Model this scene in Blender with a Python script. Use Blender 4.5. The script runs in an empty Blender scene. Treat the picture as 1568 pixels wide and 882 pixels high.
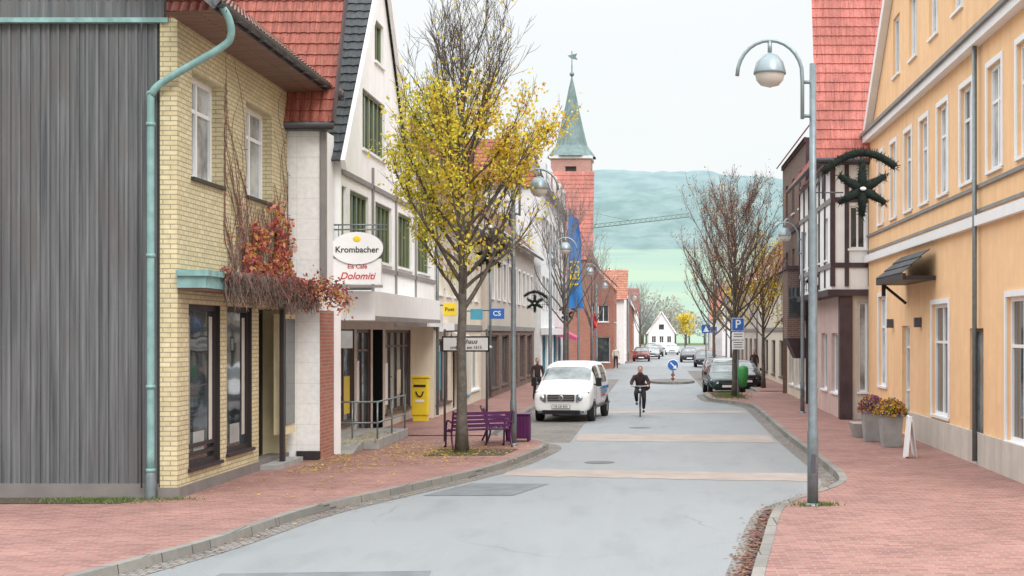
import bpy, math, random
from mathutils import Vector, Matrix, noise
V=Vector
sc=bpy.context.scene
sc.view_settings.view_transform='Standard'; sc.view_settings.look='None'; sc.view_settings.exposure=0
col=sc.collection
UP=V((0,0,1))
# ------------------------------------------------------------ materials
def nt(name):
    m=bpy.data.materials.new(name); m.use_nodes=True
    t=m.node_tree; b=t.nodes['Principled BSDF']; return m,t,b
def mixc(t,fac,a,b,blend='MIX'):
    n=t.nodes.new('ShaderNodeMix'); n.data_type='RGBA'; n.blend_type=blend
    for i,x in ((0,fac),(6,a),(7,b)):
        if hasattr(x,'is_linked') or hasattr(x,'links'): t.links.new(x,n.inputs[i])
        elif i==0: n.inputs[0].default_value=x
        else: n.inputs[i].default_value=(x[0],x[1],x[2],1)
    return n.outputs[2]
def noisen(t,src,scale,detail=4,stretch=None,rough=.6):
    n=t.nodes.new('ShaderNodeTexNoise'); n.inputs['Scale'].default_value=scale
    n.inputs['Detail'].default_value=detail; n.inputs['Roughness'].default_value=rough
    if stretch:
        mp=t.nodes.new('ShaderNodeMapping'); mp.inputs['Scale'].default_value=stretch
        t.links.new(src,mp.inputs[0]); src=mp.outputs[0]
    t.links.new(src,n.inputs['Vector']); return n.outputs['Fac']
def ramp(t,src,a,b):
    n=t.nodes.new('ShaderNodeMapRange'); n.inputs[1].default_value=a; n.inputs[2].default_value=b
    t.links.new(src,n.inputs[0]); return n.outputs[0]
def k(c,f): return tuple(min(1,x*f) for x in c)
def bumpn(t,b,src,strength,dist=.01):
    n=t.nodes.new('ShaderNodeBump'); n.inputs['Strength'].default_value=strength; n.inputs['Distance'].default_value=dist
    t.links.new(src,n.inputs['Height']); t.links.new(n.outputs[0],b.inputs['Normal'])
def Mt(name,c,rough=.7,metal=0,var=.12,scale=2.5,bump=0,bscale=40,streak=0,spec=.4):
    m,t,b=nt(name); tc=t.nodes.new('ShaderNodeTexCoord').outputs['Object']
    f=ramp(t,noisen(t,tc,scale),.3,.7)
    o=mixc(t,f,k(c,1-var),k(c,1+var))
    if streak:
        s=ramp(t,noisen(t,tc,1.0,5,(3,3,.25)),.45,.75)
        o2=mixc(t,s,o,k(c,1-streak)); o=o2
    t.links.new(o,b.inputs['Base Color'])
    b.inputs['Roughness'].default_value=rough; b.inputs['Metallic'].default_value=metal
    b.inputs['Specular IOR Level'].default_value=spec
    if bump: bumpn(t,b,noisen(t,tc,bscale),bump)
    return m
def Brick(name,c1,c2,mo,bw,bh,ms=.01,bump=.5,rough=.8,off=.5,big=.15,spec=.3):
    m,t,b=nt(name); tn=t.nodes.new('ShaderNodeTexCoord'); uv=tn.outputs['UV']
    n=t.nodes.new('ShaderNodeTexBrick'); n.offset=off
    n.inputs['Color1'].default_value=(*c1,1); n.inputs['Color2'].default_value=(*c2,1); n.inputs['Mortar'].default_value=(*mo,1)
    n.inputs['Scale'].default_value=1; n.inputs['Mortar Size'].default_value=ms; n.inputs['Mortar Smooth'].default_value=.2
    n.inputs['Bias'].default_value=0; n.inputs['Brick Width'].default_value=bw; n.inputs['Row Height'].default_value=bh
    t.links.new(uv,n.inputs['Vector'])
    f=ramp(t,noisen(t,tn.outputs['Object'],.7,6),.3,.7)
    g=mixc(t,f,(1-big,)*3,(1,1,1))
    f2=ramp(t,noisen(t,tn.outputs['Object'],9,3),.3,.7)
    g2=mixc(t,f2,(.86,.86,.86),(1,1,1))
    o=mixc(t,1.0,mixc(t,1.0,n.outputs['Color'],g,'MULTIPLY'),g2,'MULTIPLY')
    t.links.new(o,b.inputs['Base Color']); b.inputs['Roughness'].default_value=rough
    b.inputs['Specular IOR Level'].default_value=spec
    nn=t.nodes.new('ShaderNodeMath'); nn.operation='SUBTRACT'; nn.inputs[0].default_value=1; t.links.new(n.outputs['Fac'],nn.inputs[1])
    bumpn(t,b,nn.outputs[0],bump,.008)
    return m
def Leaf(name,c):
    m,t,b=nt(name); g=t.nodes.new('ShaderNodeNewGeometry')
    o=mixc(t,g.outputs['Random Per Island'],k(c,.6),k(c,1.25))
    t.links.new(o,b.inputs['Base Color']); b.inputs['Roughness'].default_value=.6
    tr=t.nodes.new('ShaderNodeBsdfTranslucent'); t.links.new(o,tr.inputs[0])
    mx=t.nodes.new('ShaderNodeMixShader'); mx.inputs[0].default_value=.4
    t.links.new(b.outputs[0],mx.inputs[1]); t.links.new(tr.outputs[0],mx.inputs[2])
    t.links.new(mx.outputs[0],t.nodes['Material Output'].inputs[0]); return m
def Glass(name,c=(.03,.04,.045),rough=.04):
    m,t,b=nt(name); tc=t.nodes.new('ShaderNodeTexCoord').outputs['Object']
    f=ramp(t,noisen(t,tc,1.3,3),.35,.65)
    t.links.new(mixc(t,f,k(c,.5),k(c,1.8)),b.inputs['Base Color'])
    b.inputs['Roughness'].default_value=rough; b.inputs['Specular IOR Level'].default_value=.9
    bumpn(t,b,noisen(t,tc,1.2,1),.12,.05); return m
def Tile(name,c,var=.3):
    m,t,b=nt(name); tn=t.nodes.new('ShaderNodeTexCoord')
    n=t.nodes.new('ShaderNodeTexBrick'); n.offset=0
    n.inputs['Color1'].default_value=(*k(c,1-var),1); n.inputs['Color2'].default_value=(*k(c,1+var*.5),1); n.inputs['Mortar'].default_value=(*k(c,.45),1)
    n.inputs['Scale'].default_value=1; n.inputs['Mortar Size'].default_value=.006
    n.inputs['Brick Width'].default_value=.22; n.inputs['Row Height'].default_value=.33
    t.links.new(tn.outputs['UV'],n.inputs['Vector'])
    f=ramp(t,noisen(t,tn.outputs['Object'],1.1,6),.3,.7)
    o=mixc(t,1.0,n.outputs['Color'],mixc(t,f,(.62,.62,.62),(1,1,1)),'MULTIPLY')
    t.links.new(o,b.inputs['Base Color']); b.inputs['Roughness'].default_value=.6; b.inputs['Specular IOR Level'].default_value=.3
    return m

m_asph,t,b=nt('asphalt')
tc=t.nodes.new('ShaderNodeTexCoord').outputs['Object']
o=mixc(t,ramp(t,noisen(t,tc,.3,6,(1,.4,1)),.3,.7),(.165,.185,.20),(.235,.255,.265))
o=mixc(t,ramp(t,noisen(t,tc,45,3),.3,.75),o,(.29,.30,.305))
o=mixc(t,ramp(t,noisen(t,tc,1,5,(1.6,.10,1)),.50,.72),o,(.255,.27,.275))
sft=t.nodes.new('ShaderNodeMath'); sft.operation='MULTIPLY'; sft.inputs[1].default_value=.4; t.links.new(ramp(t,noisen(t,tc,1.0,6,(1.2,.35,1)),.52,.75),sft.inputs[0])
o=mixc(t,sft.outputs[0],o,(.13,.145,.155))
nd=t.nodes.new('ShaderNodeTexNoise'); nd.inputs['Scale'].default_value=1.5; nd.inputs['Detail'].default_value=5; t.links.new(tc,nd.inputs['Vector'])
dm_=mixc(t,.25,tc,nd.outputs['Color'])
vo=t.nodes.new('ShaderNodeTexVoronoi'); vo.feature='DISTANCE_TO_EDGE'; vo.inputs['Scale'].default_value=.34; t.links.new(dm_,vo.inputs['Vector'])
ck_=t.nodes.new('ShaderNodeMath'); ck_.operation='MULTIPLY'; t.links.new(ramp(t,vo.outputs['Distance'],.008,.002),ck_.inputs[0]); t.links.new(ramp(t,noisen(t,tc,.35,2),.52,.95),ck_.inputs[1])
o=mixc(t,ck_.outputs[0],o,(.10,.105,.11))
t.links.new(o,b.inputs['Base Color']); b.inputs['Roughness'].default_value=.6
b.inputs['Specular IOR Level'].default_value=.45
bumpn(t,b,noisen(t,tc,90,2),.4,.012)
m_patch=Mt('asphalt_patch',(.155,.17,.18),.75,var=.2,bump=.4,bscale=80)
m_band=Mt('pale_asphalt',(.36,.31,.28),.8,var=.14,scale=1.2,bump=.4,bscale=80)  # paler, warmer tone for the bands across the road
m_seam=Mt('tar_seam',(.09,.095,.10),.5)
m_pave=Brick('clinker_paving',(.43,.215,.18),(.31,.14,.12),(.35,.27,.24),.24,.12,.012,.5,.75,big=.30)
m_cob=Brick('cobbles',(.34,.31,.28),(.24,.225,.21),(.15,.14,.13),.14,.12,.014,.8,.8,big=.3)
m_kerb=Brick('kerb_stone',(.33,.31,.28),(.25,.24,.22),(.10,.10,.09),.9,.9,.012,.5,.85,big=.3)
m_ground=Mt('earth_grass',(.12,.15,.06),.95,var=.3,scale=.5)
m_ybr=Brick('yellow_brick',(.78,.68,.43),(.67,.57,.34),(.40,.345,.25),.25,.083,.009,.8,.75,big=.2)
m_yplain=Mt('yellow_render',(.74,.65,.42),.8)
m_plinth=Mt('plinth_stone',(.20,.18,.17),.85,bump=.3)
m_wood,t,b=nt('weathered_boards')
tc=t.nodes.new('ShaderNodeTexCoord').outputs['Object']
o=mixc(t,ramp(t,noisen(t,tc,1,6,(12,12,.4)),.3,.7),(.065,.07,.078),(.19,.195,.20))
o=mixc(t,ramp(t,noisen(t,tc,1,4,(1.5,1.5,.5)),.5,.75),o,(.12,.11,.11))
t.links.new(o,b.inputs['Base Color']); b.inputs['Roughness'].default_value=.85
m_soff=Brick('soffit_boards',(.30,.18,.14),(.23,.135,.105),(.06,.04,.035),3,.1,.008,.6,.6)
m_copper=Mt('patina_copper',(.24,.41,.40),.5,.12,var=.25,scale=5,streak=.3)
m_gut=Mt('gutter_zinc',(.10,.10,.11),.45,.4)
m_dk=Mt('dark_frame',(.035,.028,.03),.45)
m_wht=Mt('white_paint',(.84,.84,.84),.5,var=.04)
m_wall_w=Mt('white_render',(.86,.86,.855),.85,var=.05,streak=.08,bump=.15)
m_wall_w2=Mt('offwhite_render',(.72,.73,.73),.85,var=.07,streak=.15)
m_slab=Brick('white_slabs',(.90,.90,.89),(.87,.87,.865),(.66,.66,.66),.6,.45,.005,.3,.6,off=0,big=.05)
m_cream=Mt('cream_render',(.72,.65,.53),.85,var=.06,streak=.15)
m_beige=Mt('beige_render',(.57,.52,.46),.85,var=.08,streak=.18)
m_peach=Mt('peach_render',(.88,.56,.31),.85,var=.06,streak=.12,bump=.15)
m_rbr=Brick('red_brick',(.50,.19,.13),(.40,.14,.10),(.40,.33,.28),.25,.08,.01,.5)
m_tbk=Brick('tower_brick',(.58,.30,.26),(.50,.25,.22),(.54,.42,.38),.3,.1,.01,.5)
m_bbr=Brick('brown_brick',(.22,.13,.10),(.16,.10,.08),(.27,.24,.22),.25,.08,.01,.5)
m_tred=Tile('red_tiles',(.40,.125,.09)); m_tpink=Tile('pink_red_tiles',(.66,.225,.185),.18); m_tor=Tile('orange_tiles',(.52,.22,.14))
m_tbr=Tile('brown_tiles',(.30,.17,.135)); m_slate=Tile('slate_tiles',(.075,.085,.092))
m_tch=Tile('church_red_tiles',(.55,.20,.16),.12)
m_olive=Mt('olive_frame',(.18,.21,.11),.5); m_brown=Mt('brown_frame',(.12,.08,.065),.5)
m_timb=Mt('dark_timber',(.065,.04,.045),.6,var=.3); m_timb2=Mt('grey_timber',(.25,.235,.225),.7)
m_glass=Glass('window_glass'); m_glc=Glass('curtained_glass',(.30,.32,.33),.1); m_glb=Glass('bluish_glass',(.08,.12,.14))
m_wind=Glass('windscreen_glass',(.17,.20,.205),.06)  # base colour lightened to stand in for the sky's reflection
m_steel=Mt('galvanised_steel',(.20,.235,.25),.4,.45,var=.15,scale=8); m_alu=Mt('lamp_aluminium',(.28,.34,.36),.35,.45)
m_globe=Mt('lamp_glass',(.62,.58,.52),.12,0,var=.08,spec=.8)
m_purp=Mt('purple_paint',(.085,.013,.08),.35,var=.15); m_yel=Mt('yellow_paint',(.83,.62,.04),.4,var=.04)
m_blue=Mt('blue_paint',(.03,.14,.46),.4,var=.05); m_cblue=Mt('sign_cyan',(.08,.32,.44),.4)
m_blk=Mt('black_paint',(.015,.015,.017),.35); m_red=Mt('red_paint',(.55,.04,.04),.4); m_pink=Mt('magenta_cloth',(.55,.09,.2),.7)
m_pine=Mt('fir_garland',(.010,.017,.012),.9,var=.5,scale=30); m_flag=Mt('flag_blue',(.03,.20,.54),.7,var=.15)
m_bark=Mt('bark',(.12,.105,.09),.9,var=.35,scale=8,bump=.6,bscale=30); m_twig=Mt('twig',(.10,.08,.065),.9,var=.3)
m_twigr=Mt('twig_reddish',(.20,.12,.10),.9,var=.3); m_twigg=Mt('twig_grey',(.25,.23,.22),.9)
L_y=Leaf('leaf_yellow',(.84,.67,.07)); L_g=Leaf('leaf_green_yellow',(.58,.58,.09)); L_o=Leaf('leaf_orange',(.72,.44,.08))
L_r=Leaf('leaf_red',(.52,.11,.09)); L_p=Leaf('leaf_dark_red',(.26,.09,.10)); L_br=Leaf('leaf_brown',(.32,.18,.11)); L_gr=Leaf('grass_blade',(.16,.22,.06)); L_pk=Leaf('leaf_salmon',(.72,.32,.22))
m_rub=Mt('rubber',(.02,.02,.02),.7); m_rim=Mt('rim',(.45,.46,.47),.3,.8)
m_conc=Mt('concrete',(.34,.34,.33),.85,var=.15,bump=.3); m_soil=Mt('soil',(.08,.06,.045),.95,var=.3,scale=12,bump=.6)
m_skin=Mt('skin',(.55,.32,.24),.55,var=.05); m_hair=Mt('hair',(.12,.07,.04),.7); m_jack=Mt('dark_jacket',(.045,.025,.025),.8,var=.3,scale=12); m_trou=Mt('dark_trousers',(.02,.02,.025),.8)
# ------------------------------------------------------------ mesh builder
class MB:
    def __init__(s): s.v=[];s.f=[];s.m=[];s.mats=[];s.sm=[]
    def mi(s,mat):
        if mat not in s.mats: s.mats.append(mat)
        return s.mats.index(mat)
    def face(s,pts,mat,sm=False):
        n=len(s.v); s.v+= [tuple(p) for p in pts]; s.f.append(tuple(range(n,n+len(pts)))); s.m.append(s.mi(mat)); s.sm.append(sm)
    def add(s,vs,fs,mat,sm=False):
        n=len(s.v); s.v+=[tuple(p) for p in vs]; i=s.mi(mat)
        for f in fs: s.f.append(tuple(n+q for q in f)); s.m.append(i); s.sm.append(sm)
    def box(s,a,b,mat):
        x0,y0,z0=[min(a[i],b[i]) for i in range(3)]; x1,y1,z1=[max(a[i],b[i]) for i in range(3)]
        s.add([(x0,y0,z0),(x1,y0,z0),(x1,y1,z0),(x0,y1,z0),(x0,y0,z1),(x1,y0,z1),(x1,y1,z1),(x0,y1,z1)],
              [(0,3,2,1),(4,5,6,7),(0,1,5,4),(1,2,6,5),(2,3,7,6),(3,0,4,7)],mat)
    def hexa(s,p,mat):
        s.add(p,[(0,3,2,1),(4,5,6,7),(0,1,5,4),(1,2,6,5),(2,3,7,6),(3,0,4,7)],mat)
    def obox(s,O,U,N,u0,u1,d0,d1,z0,z1,mat):
        P=lambda u,d,z: O+U*u+N*d+UP*z
        pts=[P(u0,d0,z0),P(u1,d0,z0),P(u1,d1,z0),P(u0,d1,z0),P(u0,d0,z1),P(u1,d0,z1),P(u1,d1,z1),P(u0,d1,z1)]
        if U.cross(N).z<0: pts=[pts[i] for i in (3,2,1,0,7,6,5,4)]
        s.hexa(pts,mat)
    def bar(s,a,b,w,h,mat):
        a=V(a);b=V(b); d=(b-a).normalized(); r=UP if abs(d.z)<.95 else V((0,1,0))
        x=d.cross(r).normalized()*w/2; y=x.normalized().cross(d)*h/2
        s.hexa([a-x-y,a+x-y,a+x+y,a-x+y,b-x-y,b+x-y,b+x+y,b-x+y],mat)
    def tube(s,path,rad,mat,n=8,sm=True,cap=True):
        path=[V(p) for p in path]
        if not isinstance(rad,(list,tuple)): rad=[rad]*len(path)
        vs=[];fs=[]; x=None
        for i,p in enumerate(path):
            d=(path[min(i+1,len(path)-1)]-path[max(i-1,0)])
            d=d.normalized() if d.length>1e-6 else UP
            if x is None:
                r=V((1,0,0)) if abs(d.x)<.8 else V((0,1,0)); x=(r-d*r.dot(d)).normalized()
            else:
                x=(x-d*x.dot(d)); x=x.normalized() if x.length>1e-5 else d.orthogonal().normalized()
            y=d.cross(x)
            for j in range(n):
                a=2*math.pi*j/n; vs.append(p+(x*math.cos(a)+y*math.sin(a))*rad[i])
        for i in range(len(path)-1):
            for j in range(n):
                q=(j+1)%n; fs.append((i*n+j,i*n+q,(i+1)*n+q,(i+1)*n+j))
        if cap: fs.append(tuple(range(n-1,-1,-1))); e=(len(path)-1)*n; fs.append(tuple(range(e,e+n)))
        s.add(vs,fs,mat,sm)
    def lathe(s,c,prof,mat,n=20,axis='z',sm=True):
        vs=[];fs=[]
        for r,h in prof:
            for j in range(n):
                a=2*math.pi*j/n; x,y=r*math.cos(a),r*math.sin(a)
                p={'z':(x,y,h),'x':(h,x,y),'y':(x,-h,y)}[axis]
                vs.append((c[0]+p[0],c[1]+p[1],c[2]+p[2]))
        for i in range(len(prof)-1):
            for j in range(n):
                q=(j+1)%n; fs.append((i*n+j,i*n+q,(i+1)*n+q,(i+1)*n+j))
        s.add(vs,fs,mat,sm)
    def ell(s,c,r,mat,n=12,m=8):
        prof=[(max(1e-4,math.sin(math.pi*i/m)),-math.cos(math.pi*i/m)) for i in range(m+1)]
        k0=len(s.v); s.lathe((0,0,0),prof,mat,n)
        for i in range(k0,len(s.v)):
            q=s.v[i]; s.v[i]=(c[0]+q[0]*r[0],c[1]+q[1]*r[1],c[2]+q[2]*r[2])
    def obj(s,name,parent=None,local=False,bevel=0,sub=0):
        me=bpy.data.meshes.new(name); me.from_pydata(s.v,[],s.f)
        for m in s.mats: me.materials.append(m)
        me.polygons.foreach_set('material_index',s.m); me.polygons.foreach_set('use_smooth',s.sm)
        uvl=me.uv_layers.new(name='UVMap'); data=[0.0]*(2*len(me.loops))
        vs=me.vertices
        for p in me.polygons:
            n=p.normal
            if abs(n.z)>.95: u=V((1,0,0)); w=V((0,1,0))
            else:
                u=UP.cross(n).normalized(); w=n.cross(u)
            for li in p.loop_indices:
                c=vs[me.loops[li].vertex_index].co; data[2*li]=c.dot(u); data[2*li+1]=c.dot(w)
        uvl.data.foreach_set('uv',data)
        o=bpy.data.objects.new(name,me); col.objects.link(o)
        if parent:
            o.parent=parent
            if not local: o.matrix_parent_inverse=parent.matrix_basis.inverted()
        if bevel:
            q=o.modifiers.new('Bevel','BEVEL'); q.width=bevel; q.segments=2; q.limit_method='ANGLE'
        if sub:
            q=o.modifiers.new('Sub','SUBSURF'); q.levels=sub; q.render_levels=sub
        return o
def grp(name,loc=(0,0,0),rz=0):
    e=bpy.data.objects.new(name,None); e.location=loc; e.rotation_euler=(0,0,rz); e.empty_display_size=.3
    col.objects.link(e); e.matrix_basis=Matrix.Translation(loc)@Matrix.Rotation(rz,4,'Z'); return e
def text(s,loc,size,mat,parent,rot=(math.pi/2,0,0),name='lettering',ital=0,align='CENTER',local=False):
    c=bpy.data.curves.new(name,'FONT'); c.body=s; c.size=size; c.extrude=.003; c.align_x=align; c.align_y='CENTER'; c.shear=ital; c.offset=size*.012
    c.materials.append(mat); o=bpy.data.objects.new(name,c); col.objects.link(o); o.location=loc; o.rotation_euler=rot
    if parent:
        o.parent=parent
        if not local: o.matrix_parent_inverse=parent.matrix_basis.inverted()
    return o
def smooth(pts,n=6):
    out=[]; P=[V((p[0],p[1],p[2] if len(p)>2 else 0)) for p in pts]
    for i in range(len(P)-1):
        a=P[max(i-1,0)];b=P[i];c=P[i+1];d=P[min(i+2,len(P)-1)]
        for j in range(n):
            t=j/n; out.append(.5*((2*b)+(c-a)*t+(2*a-5*b+4*c-d)*t*t+(3*b-a-3*c+d)*t**3))
    out.append(P[-1]); return out
# ------------------------------------------------------------ building kit
class Bld:
    def __init__(s,name,loc):
        s.g=grp(name,loc); s.w=MB(); s.r=MB(); s.win=MB(); s.t=MB()
    def facade(s,O,U,N,W,z0,z1,ops,wall,dep=.16):
        O=V(O);U=V(U);N=V(N); P=lambda u,z,d=0: O+U*u+UP*z+N*d
        flip=U.cross(UP).dot(N)<0
        us=sorted({0,W}|{o['u'][0] for o in ops}|{o['u'][1] for o in ops}); zs=sorted({z0,z1}|{o['z'][0] for o in ops}|{o['z'][1] for o in ops})
        def q(mb,a,mat):
            mb.face(a[::-1] if flip else a,mat)
        for i in range(len(us)-1):
            for j in range(len(zs)-1):
                cu=(us[i]+us[i+1])/2; cz=(zs[j]+zs[j+1])/2
                if any(o['u'][0]<cu<o['u'][1] and o['z'][0]<cz<o['z'][1] for o in ops): continue
                q(s.w,[P(us[i],zs[j]),P(us[i+1],zs[j]),P(us[i+1],zs[j+1]),P(us[i],zs[j+1])],wall)
        for o in ops:
            a,b=o['u'];c,d=o['z']; dp=o.get('dep',dep); rm=o.get('rev',wall); fm=o.get('f',m_wht); gm=o.get('g',m_glass)
            q(s.w,[P(a,c),P(a,d),P(a,d,-dp),P(a,c,-dp)],rm); q(s.w,[P(b,d),P(b,c),P(b,c,-dp),P(b,d,-dp)],rm)
            q(s.w,[P(a,d),P(b,d),P(b,d,-dp),P(a,d,-dp)],rm); q(s.w,[P(b,c),P(a,c),P(a,c,-dp),P(b,c,-dp)],rm)
            q(s.win,[P(a,c,-dp),P(b,c,-dp),P(b,d,-dp),P(a,d,-dp)],gm)
            fw=o.get('fw',.07)
            X=lambda u0,u1,v0,v1,dd=.05: s.win.obox(O,U,N,u0,u1,-dp-.02,-dp+dd,v0,v1,fm)
            X(a,a+fw,c,d);X(b-fw,b,c,d);X(a+fw,b-fw,c,c+fw);X(a+fw,b-fw,d-fw,d)
            for i in range(1,o.get('nx',1)):
                x=a+(b-a)*i/o['nx']; X(x-fw*.45,x+fw*.45,c+fw,d-fw,.045)
            for zz in o.get('nz',[]):
                z=c+(d-c)*zz; X(a+fw,b-fw,z-fw*.35,z+fw*.35,.04)
            if o.get('sill',1): s.t.obox(O,U,N,a-.05,b+.05,-dp+.05,.06,c-.05,c+.012,o.get('sm',fm))
            if 'sur' in o:
                m=o['sur']; w=.12
                for A,B,C,D in ((a-w,a,c,d+w),(b,b+w,c,d+w),(a,b,d,d+w)): s.t.obox(O,U,N,A,B,.002,.035,C,D,m)
            if 'fill' in o:
                for (pu0,pu1,pz0,pz1,pm) in o['fill']:
                    s.win.obox(O,U,N,a+(b-a)*pu0,a+(b-a)*pu1,-dp+.003,-dp+.012,c+(d-c)*pz0,c+(d-c)*pz1,pm)
    def tiles(s,O,U,Vv,w,h,mat,tw=.22,th=.33,amp=.028,sp=6,lt=0,rt=0):
        O=V(O);U=V(U).normalized();Vv=V(Vv).normalized();N=U.cross(Vv)
        fl=N.z<0
        if fl: N=-N
        rows=int(h/th); nx=max(2,int(w/tw)*sp)
        def prof(u):
            x=(u/tw)%1; return amp*(abs(math.cos(math.pi*x))**.7)
        vs=[];fs=[]
        for r in range(rows):
            f0=r/rows; f1=min(1,(r+1)/rows)
            base=len(vs)
            for (v,lift,f) in ((r*th,-.005,f0),(r*th,.03,f0),((r+1)*th,.0,f1)):
                for i in range(nx+1):
                    lo=lt*f; hi=w-rt*f; u=lo+(hi-lo)*i/nx
                    hgt=prof(u)*(0.3 if lift<0 else 1)+lift
                    vs.append(O+U*u+Vv*v+N*hgt)
            m=nx+1
            for rr in (0,1):
                for i in range(nx):
                    a=base+rr*m+i; q=(a,a+1,a+m+1,a+m); fs.append(q[::-1] if fl else q)
        s.r.add(vs,fs,mat,False)
    def done(s,bev=0):
        for nm,mb in (('walls',s.w),('roof',s.r),('windows',s.win),('trim',s.t)):
            if mb.f: mb.obj(nm,s.g)
def row(W,n,w,zr,m0=.6,**kw):
    out=[]
    for i in range(n):
        c=m0+(W-2*m0)*(i+.5)/n; out.append(dict(u=(c-w/2,c+w/2),z=zr,**kw))
    return out
FX=V((0,1,0))
# ============================================================ GROUND
g=MB(); g.face([(-4000,-200,-.02),(4000,-200,-.02),(4000,420,-.02),(-4000,420,-.02)],m_ground)
prof=[(420,0),(520,6),(650,24),(900,52),(1100,80),(1400,135),(1750,200),(2050,225),(2600,190),(3600,120)]
def hz(x,y):
    for i in range(len(prof)-1):
        if prof[i][0]<=y<=prof[i+1][0]:
            t=(y-prof[i][0])/(prof[i+1][0]-prof[i][0]); t=t*t*(3-2*t)*.4+t*.6
            h=prof[i][1]+(prof[i+1][1]-prof[i][1])*t
    s=1-max(0,(x-60)/900)*.55 if x>60 else 1-max(0,(-x-300)/2500)
    s=max(.25,s); h*=s*(1+.10*noise.noise(V((x/400,y/500,0))))
    if h>75: h+=5*noise.noise(V((x/26,y/40,3)))+2*noise.noise(V((x/9,y/30,5)))
    return h
m_hill,t,b=nt('hazy_hill_vegetation')  # pale bluish distance haze is mixed into the hill colours
gn=t.nodes.new('ShaderNodeNewGeometry'); sp=t.nodes.new('ShaderNodeSeparateXYZ'); t.links.new(gn.outputs['Position'],sp.inputs[0])
nz=noisen(t,gn.outputs['Position'],.006,6); nb=noisen(t,gn.outputs['Position'],.035,8,(1,.35,1))
ad=t.nodes.new('ShaderNodeMath'); ad.operation='MULTIPLY_ADD'; t.links.new(nz,ad.inputs[0]); ad.inputs[1].default_value=50; t.links.new(sp.outputs[2],ad.inputs[2])
forest=mixc(t,ramp(t,nb,.38,.62),(.155,.225,.225),(.215,.29,.285))
field=mixc(t,ramp(t,noisen(t,gn.outputs['Position'],.004,2,(1,3,1)),.4,.6),(.29,.37,.285),(.25,.34,.295))
hc=mixc(t,ramp(t,ad.outputs[0],80,86),field,forest)
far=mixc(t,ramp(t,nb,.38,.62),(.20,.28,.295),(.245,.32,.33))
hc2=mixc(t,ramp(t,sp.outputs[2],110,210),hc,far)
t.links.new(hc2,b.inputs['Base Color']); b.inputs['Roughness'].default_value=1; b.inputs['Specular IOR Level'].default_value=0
hv=[];hf=[]; xs=[-900+12*i for i in range(0,161)]; ys=[420+26*j for j in range(0,90)]
for y in ys:
    for x in xs: hv.append((x,y,hz(x,y)-.02))
nx=len(xs)
for j in range(len(ys)-1):
    for i in range(nx-1): a=j*nx+i; hf.append((a,a+1,a+nx+1,a+nx))
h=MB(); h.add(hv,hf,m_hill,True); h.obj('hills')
g.obj('ground')
r=MB(); r.face([(-16,-5,.0),(22,-5,.0),(22,330,.0),(-16,330,.0)],m_asph); r.obj('road')
LK=smooth([(-10.2,0),(-9.5,4),(-7.9,11),(-6.36,17.5),(-5.92,19.5),(-5.6,22),(-5.35,23.3),(-4.95,24.7),(-4.2,27.1),(-3.5,29.5),(-3.1,31.5),(-2.78,34),(-2.64,36),(-2.85,37.2),(-3.5,38.2),(-4.2,39.2),(-4.5,41),(-4.5,60),(-4.5,95),(-4.3,115),(-3,135),(-1.9,150),(-1.2,200),(-.4,240),(5,300)],6)
RK=smooth([(-.9,0),(-.35,4),(.5,11),(1.21,17.2),(1.41,18.8),(1.8,22),(2.12,23.6),(2.7,25),(3.3,26.4),(3.62,28),(3.7,31.6),(3.7,40),(3.83,51),(3.8,56),(3.2,59),(2.5,61),(2.35,64),(2.4,67),(3,68.6),(4.6,69.4),(5,72),(5,110),(5,150),(5.5,200),(9,260),(14,300)],6)
def offs(line,d):
    out=[]
    for i,p in enumerate(line):
        t=(line[min(i+1,len(line)-1)]-line[max(i-1,0)]).normalized(); out.append(p+V((-t.y,t.x,0))*d)
    return out
def band(mb,A,B,za,zb,mat):
    for i in range(len(A)-1):
        a,b,c,d=A[i],A[i+1],B[i+1],B[i]
        q=[V((a.x,a.y,za)),V((b.x,b.y,za)),V((c.x,c.y,zb)),V((d.x,d.y,zb))]
        if (q[1]-q[0]).cross(q[2]-q[0]).z<0 : q=q[::-1]
        mb.face(q,mat)
pv=MB(); kb=MB(); gt=MB()
for line,s,xf in ((LK,1,-16),(RK,-1,22)):
    k1=offs(line,.15*s); g1=offs(line,-.34*s)
    band(kb,line,k1,.125,.125,m_kerb); band(kb,line,offs(line,-.02*s),.125,.0,m_kerb)
    far=[V((xf,p.y,0)) for p in k1]; band(pv,k1,far,.12,.12,m_pave)
    band(gt,offs(line,-.02*s),g1,.006,.006,m_cob)
pv.obj('pavement'); kb.obj('kerb'); gt.obj('gutter')
ck=MB(); ck.face([(-4.5,38.4,.004),(-2.2,38.0,.004),(-2.1,90,.004),(-4.48,90,.004)],m_cob)
ck.face([(2.6,69,.004),(5,69.5,.004),(5,110,.004),(2.6,110,.004)],m_cob); ck.obj('parking_bay')
pt=MB()
pt.face([(-5.3,16.2,.006),(-2.6,16.4,.006),(-2.7,17.5,.006),(-5.2,17.3,.006)],m_patch)
pt.face([(-4.1,25.6,.006),(-2.5,25.6,.006),(-2.0,27.6,.006),(-3.5,27.7,.006)],m_patch)
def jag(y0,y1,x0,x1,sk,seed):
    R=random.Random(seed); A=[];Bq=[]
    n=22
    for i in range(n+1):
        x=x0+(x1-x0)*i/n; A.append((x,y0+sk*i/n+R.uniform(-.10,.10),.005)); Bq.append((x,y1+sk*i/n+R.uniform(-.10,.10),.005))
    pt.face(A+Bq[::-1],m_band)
jag(29.2,30.8,-3.05,3.2,-1.2,1); jag(38.6,41.4,-2.1,3.25,-.6,2); jag(52,53.9,-2,3.4,-.2,3)
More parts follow.
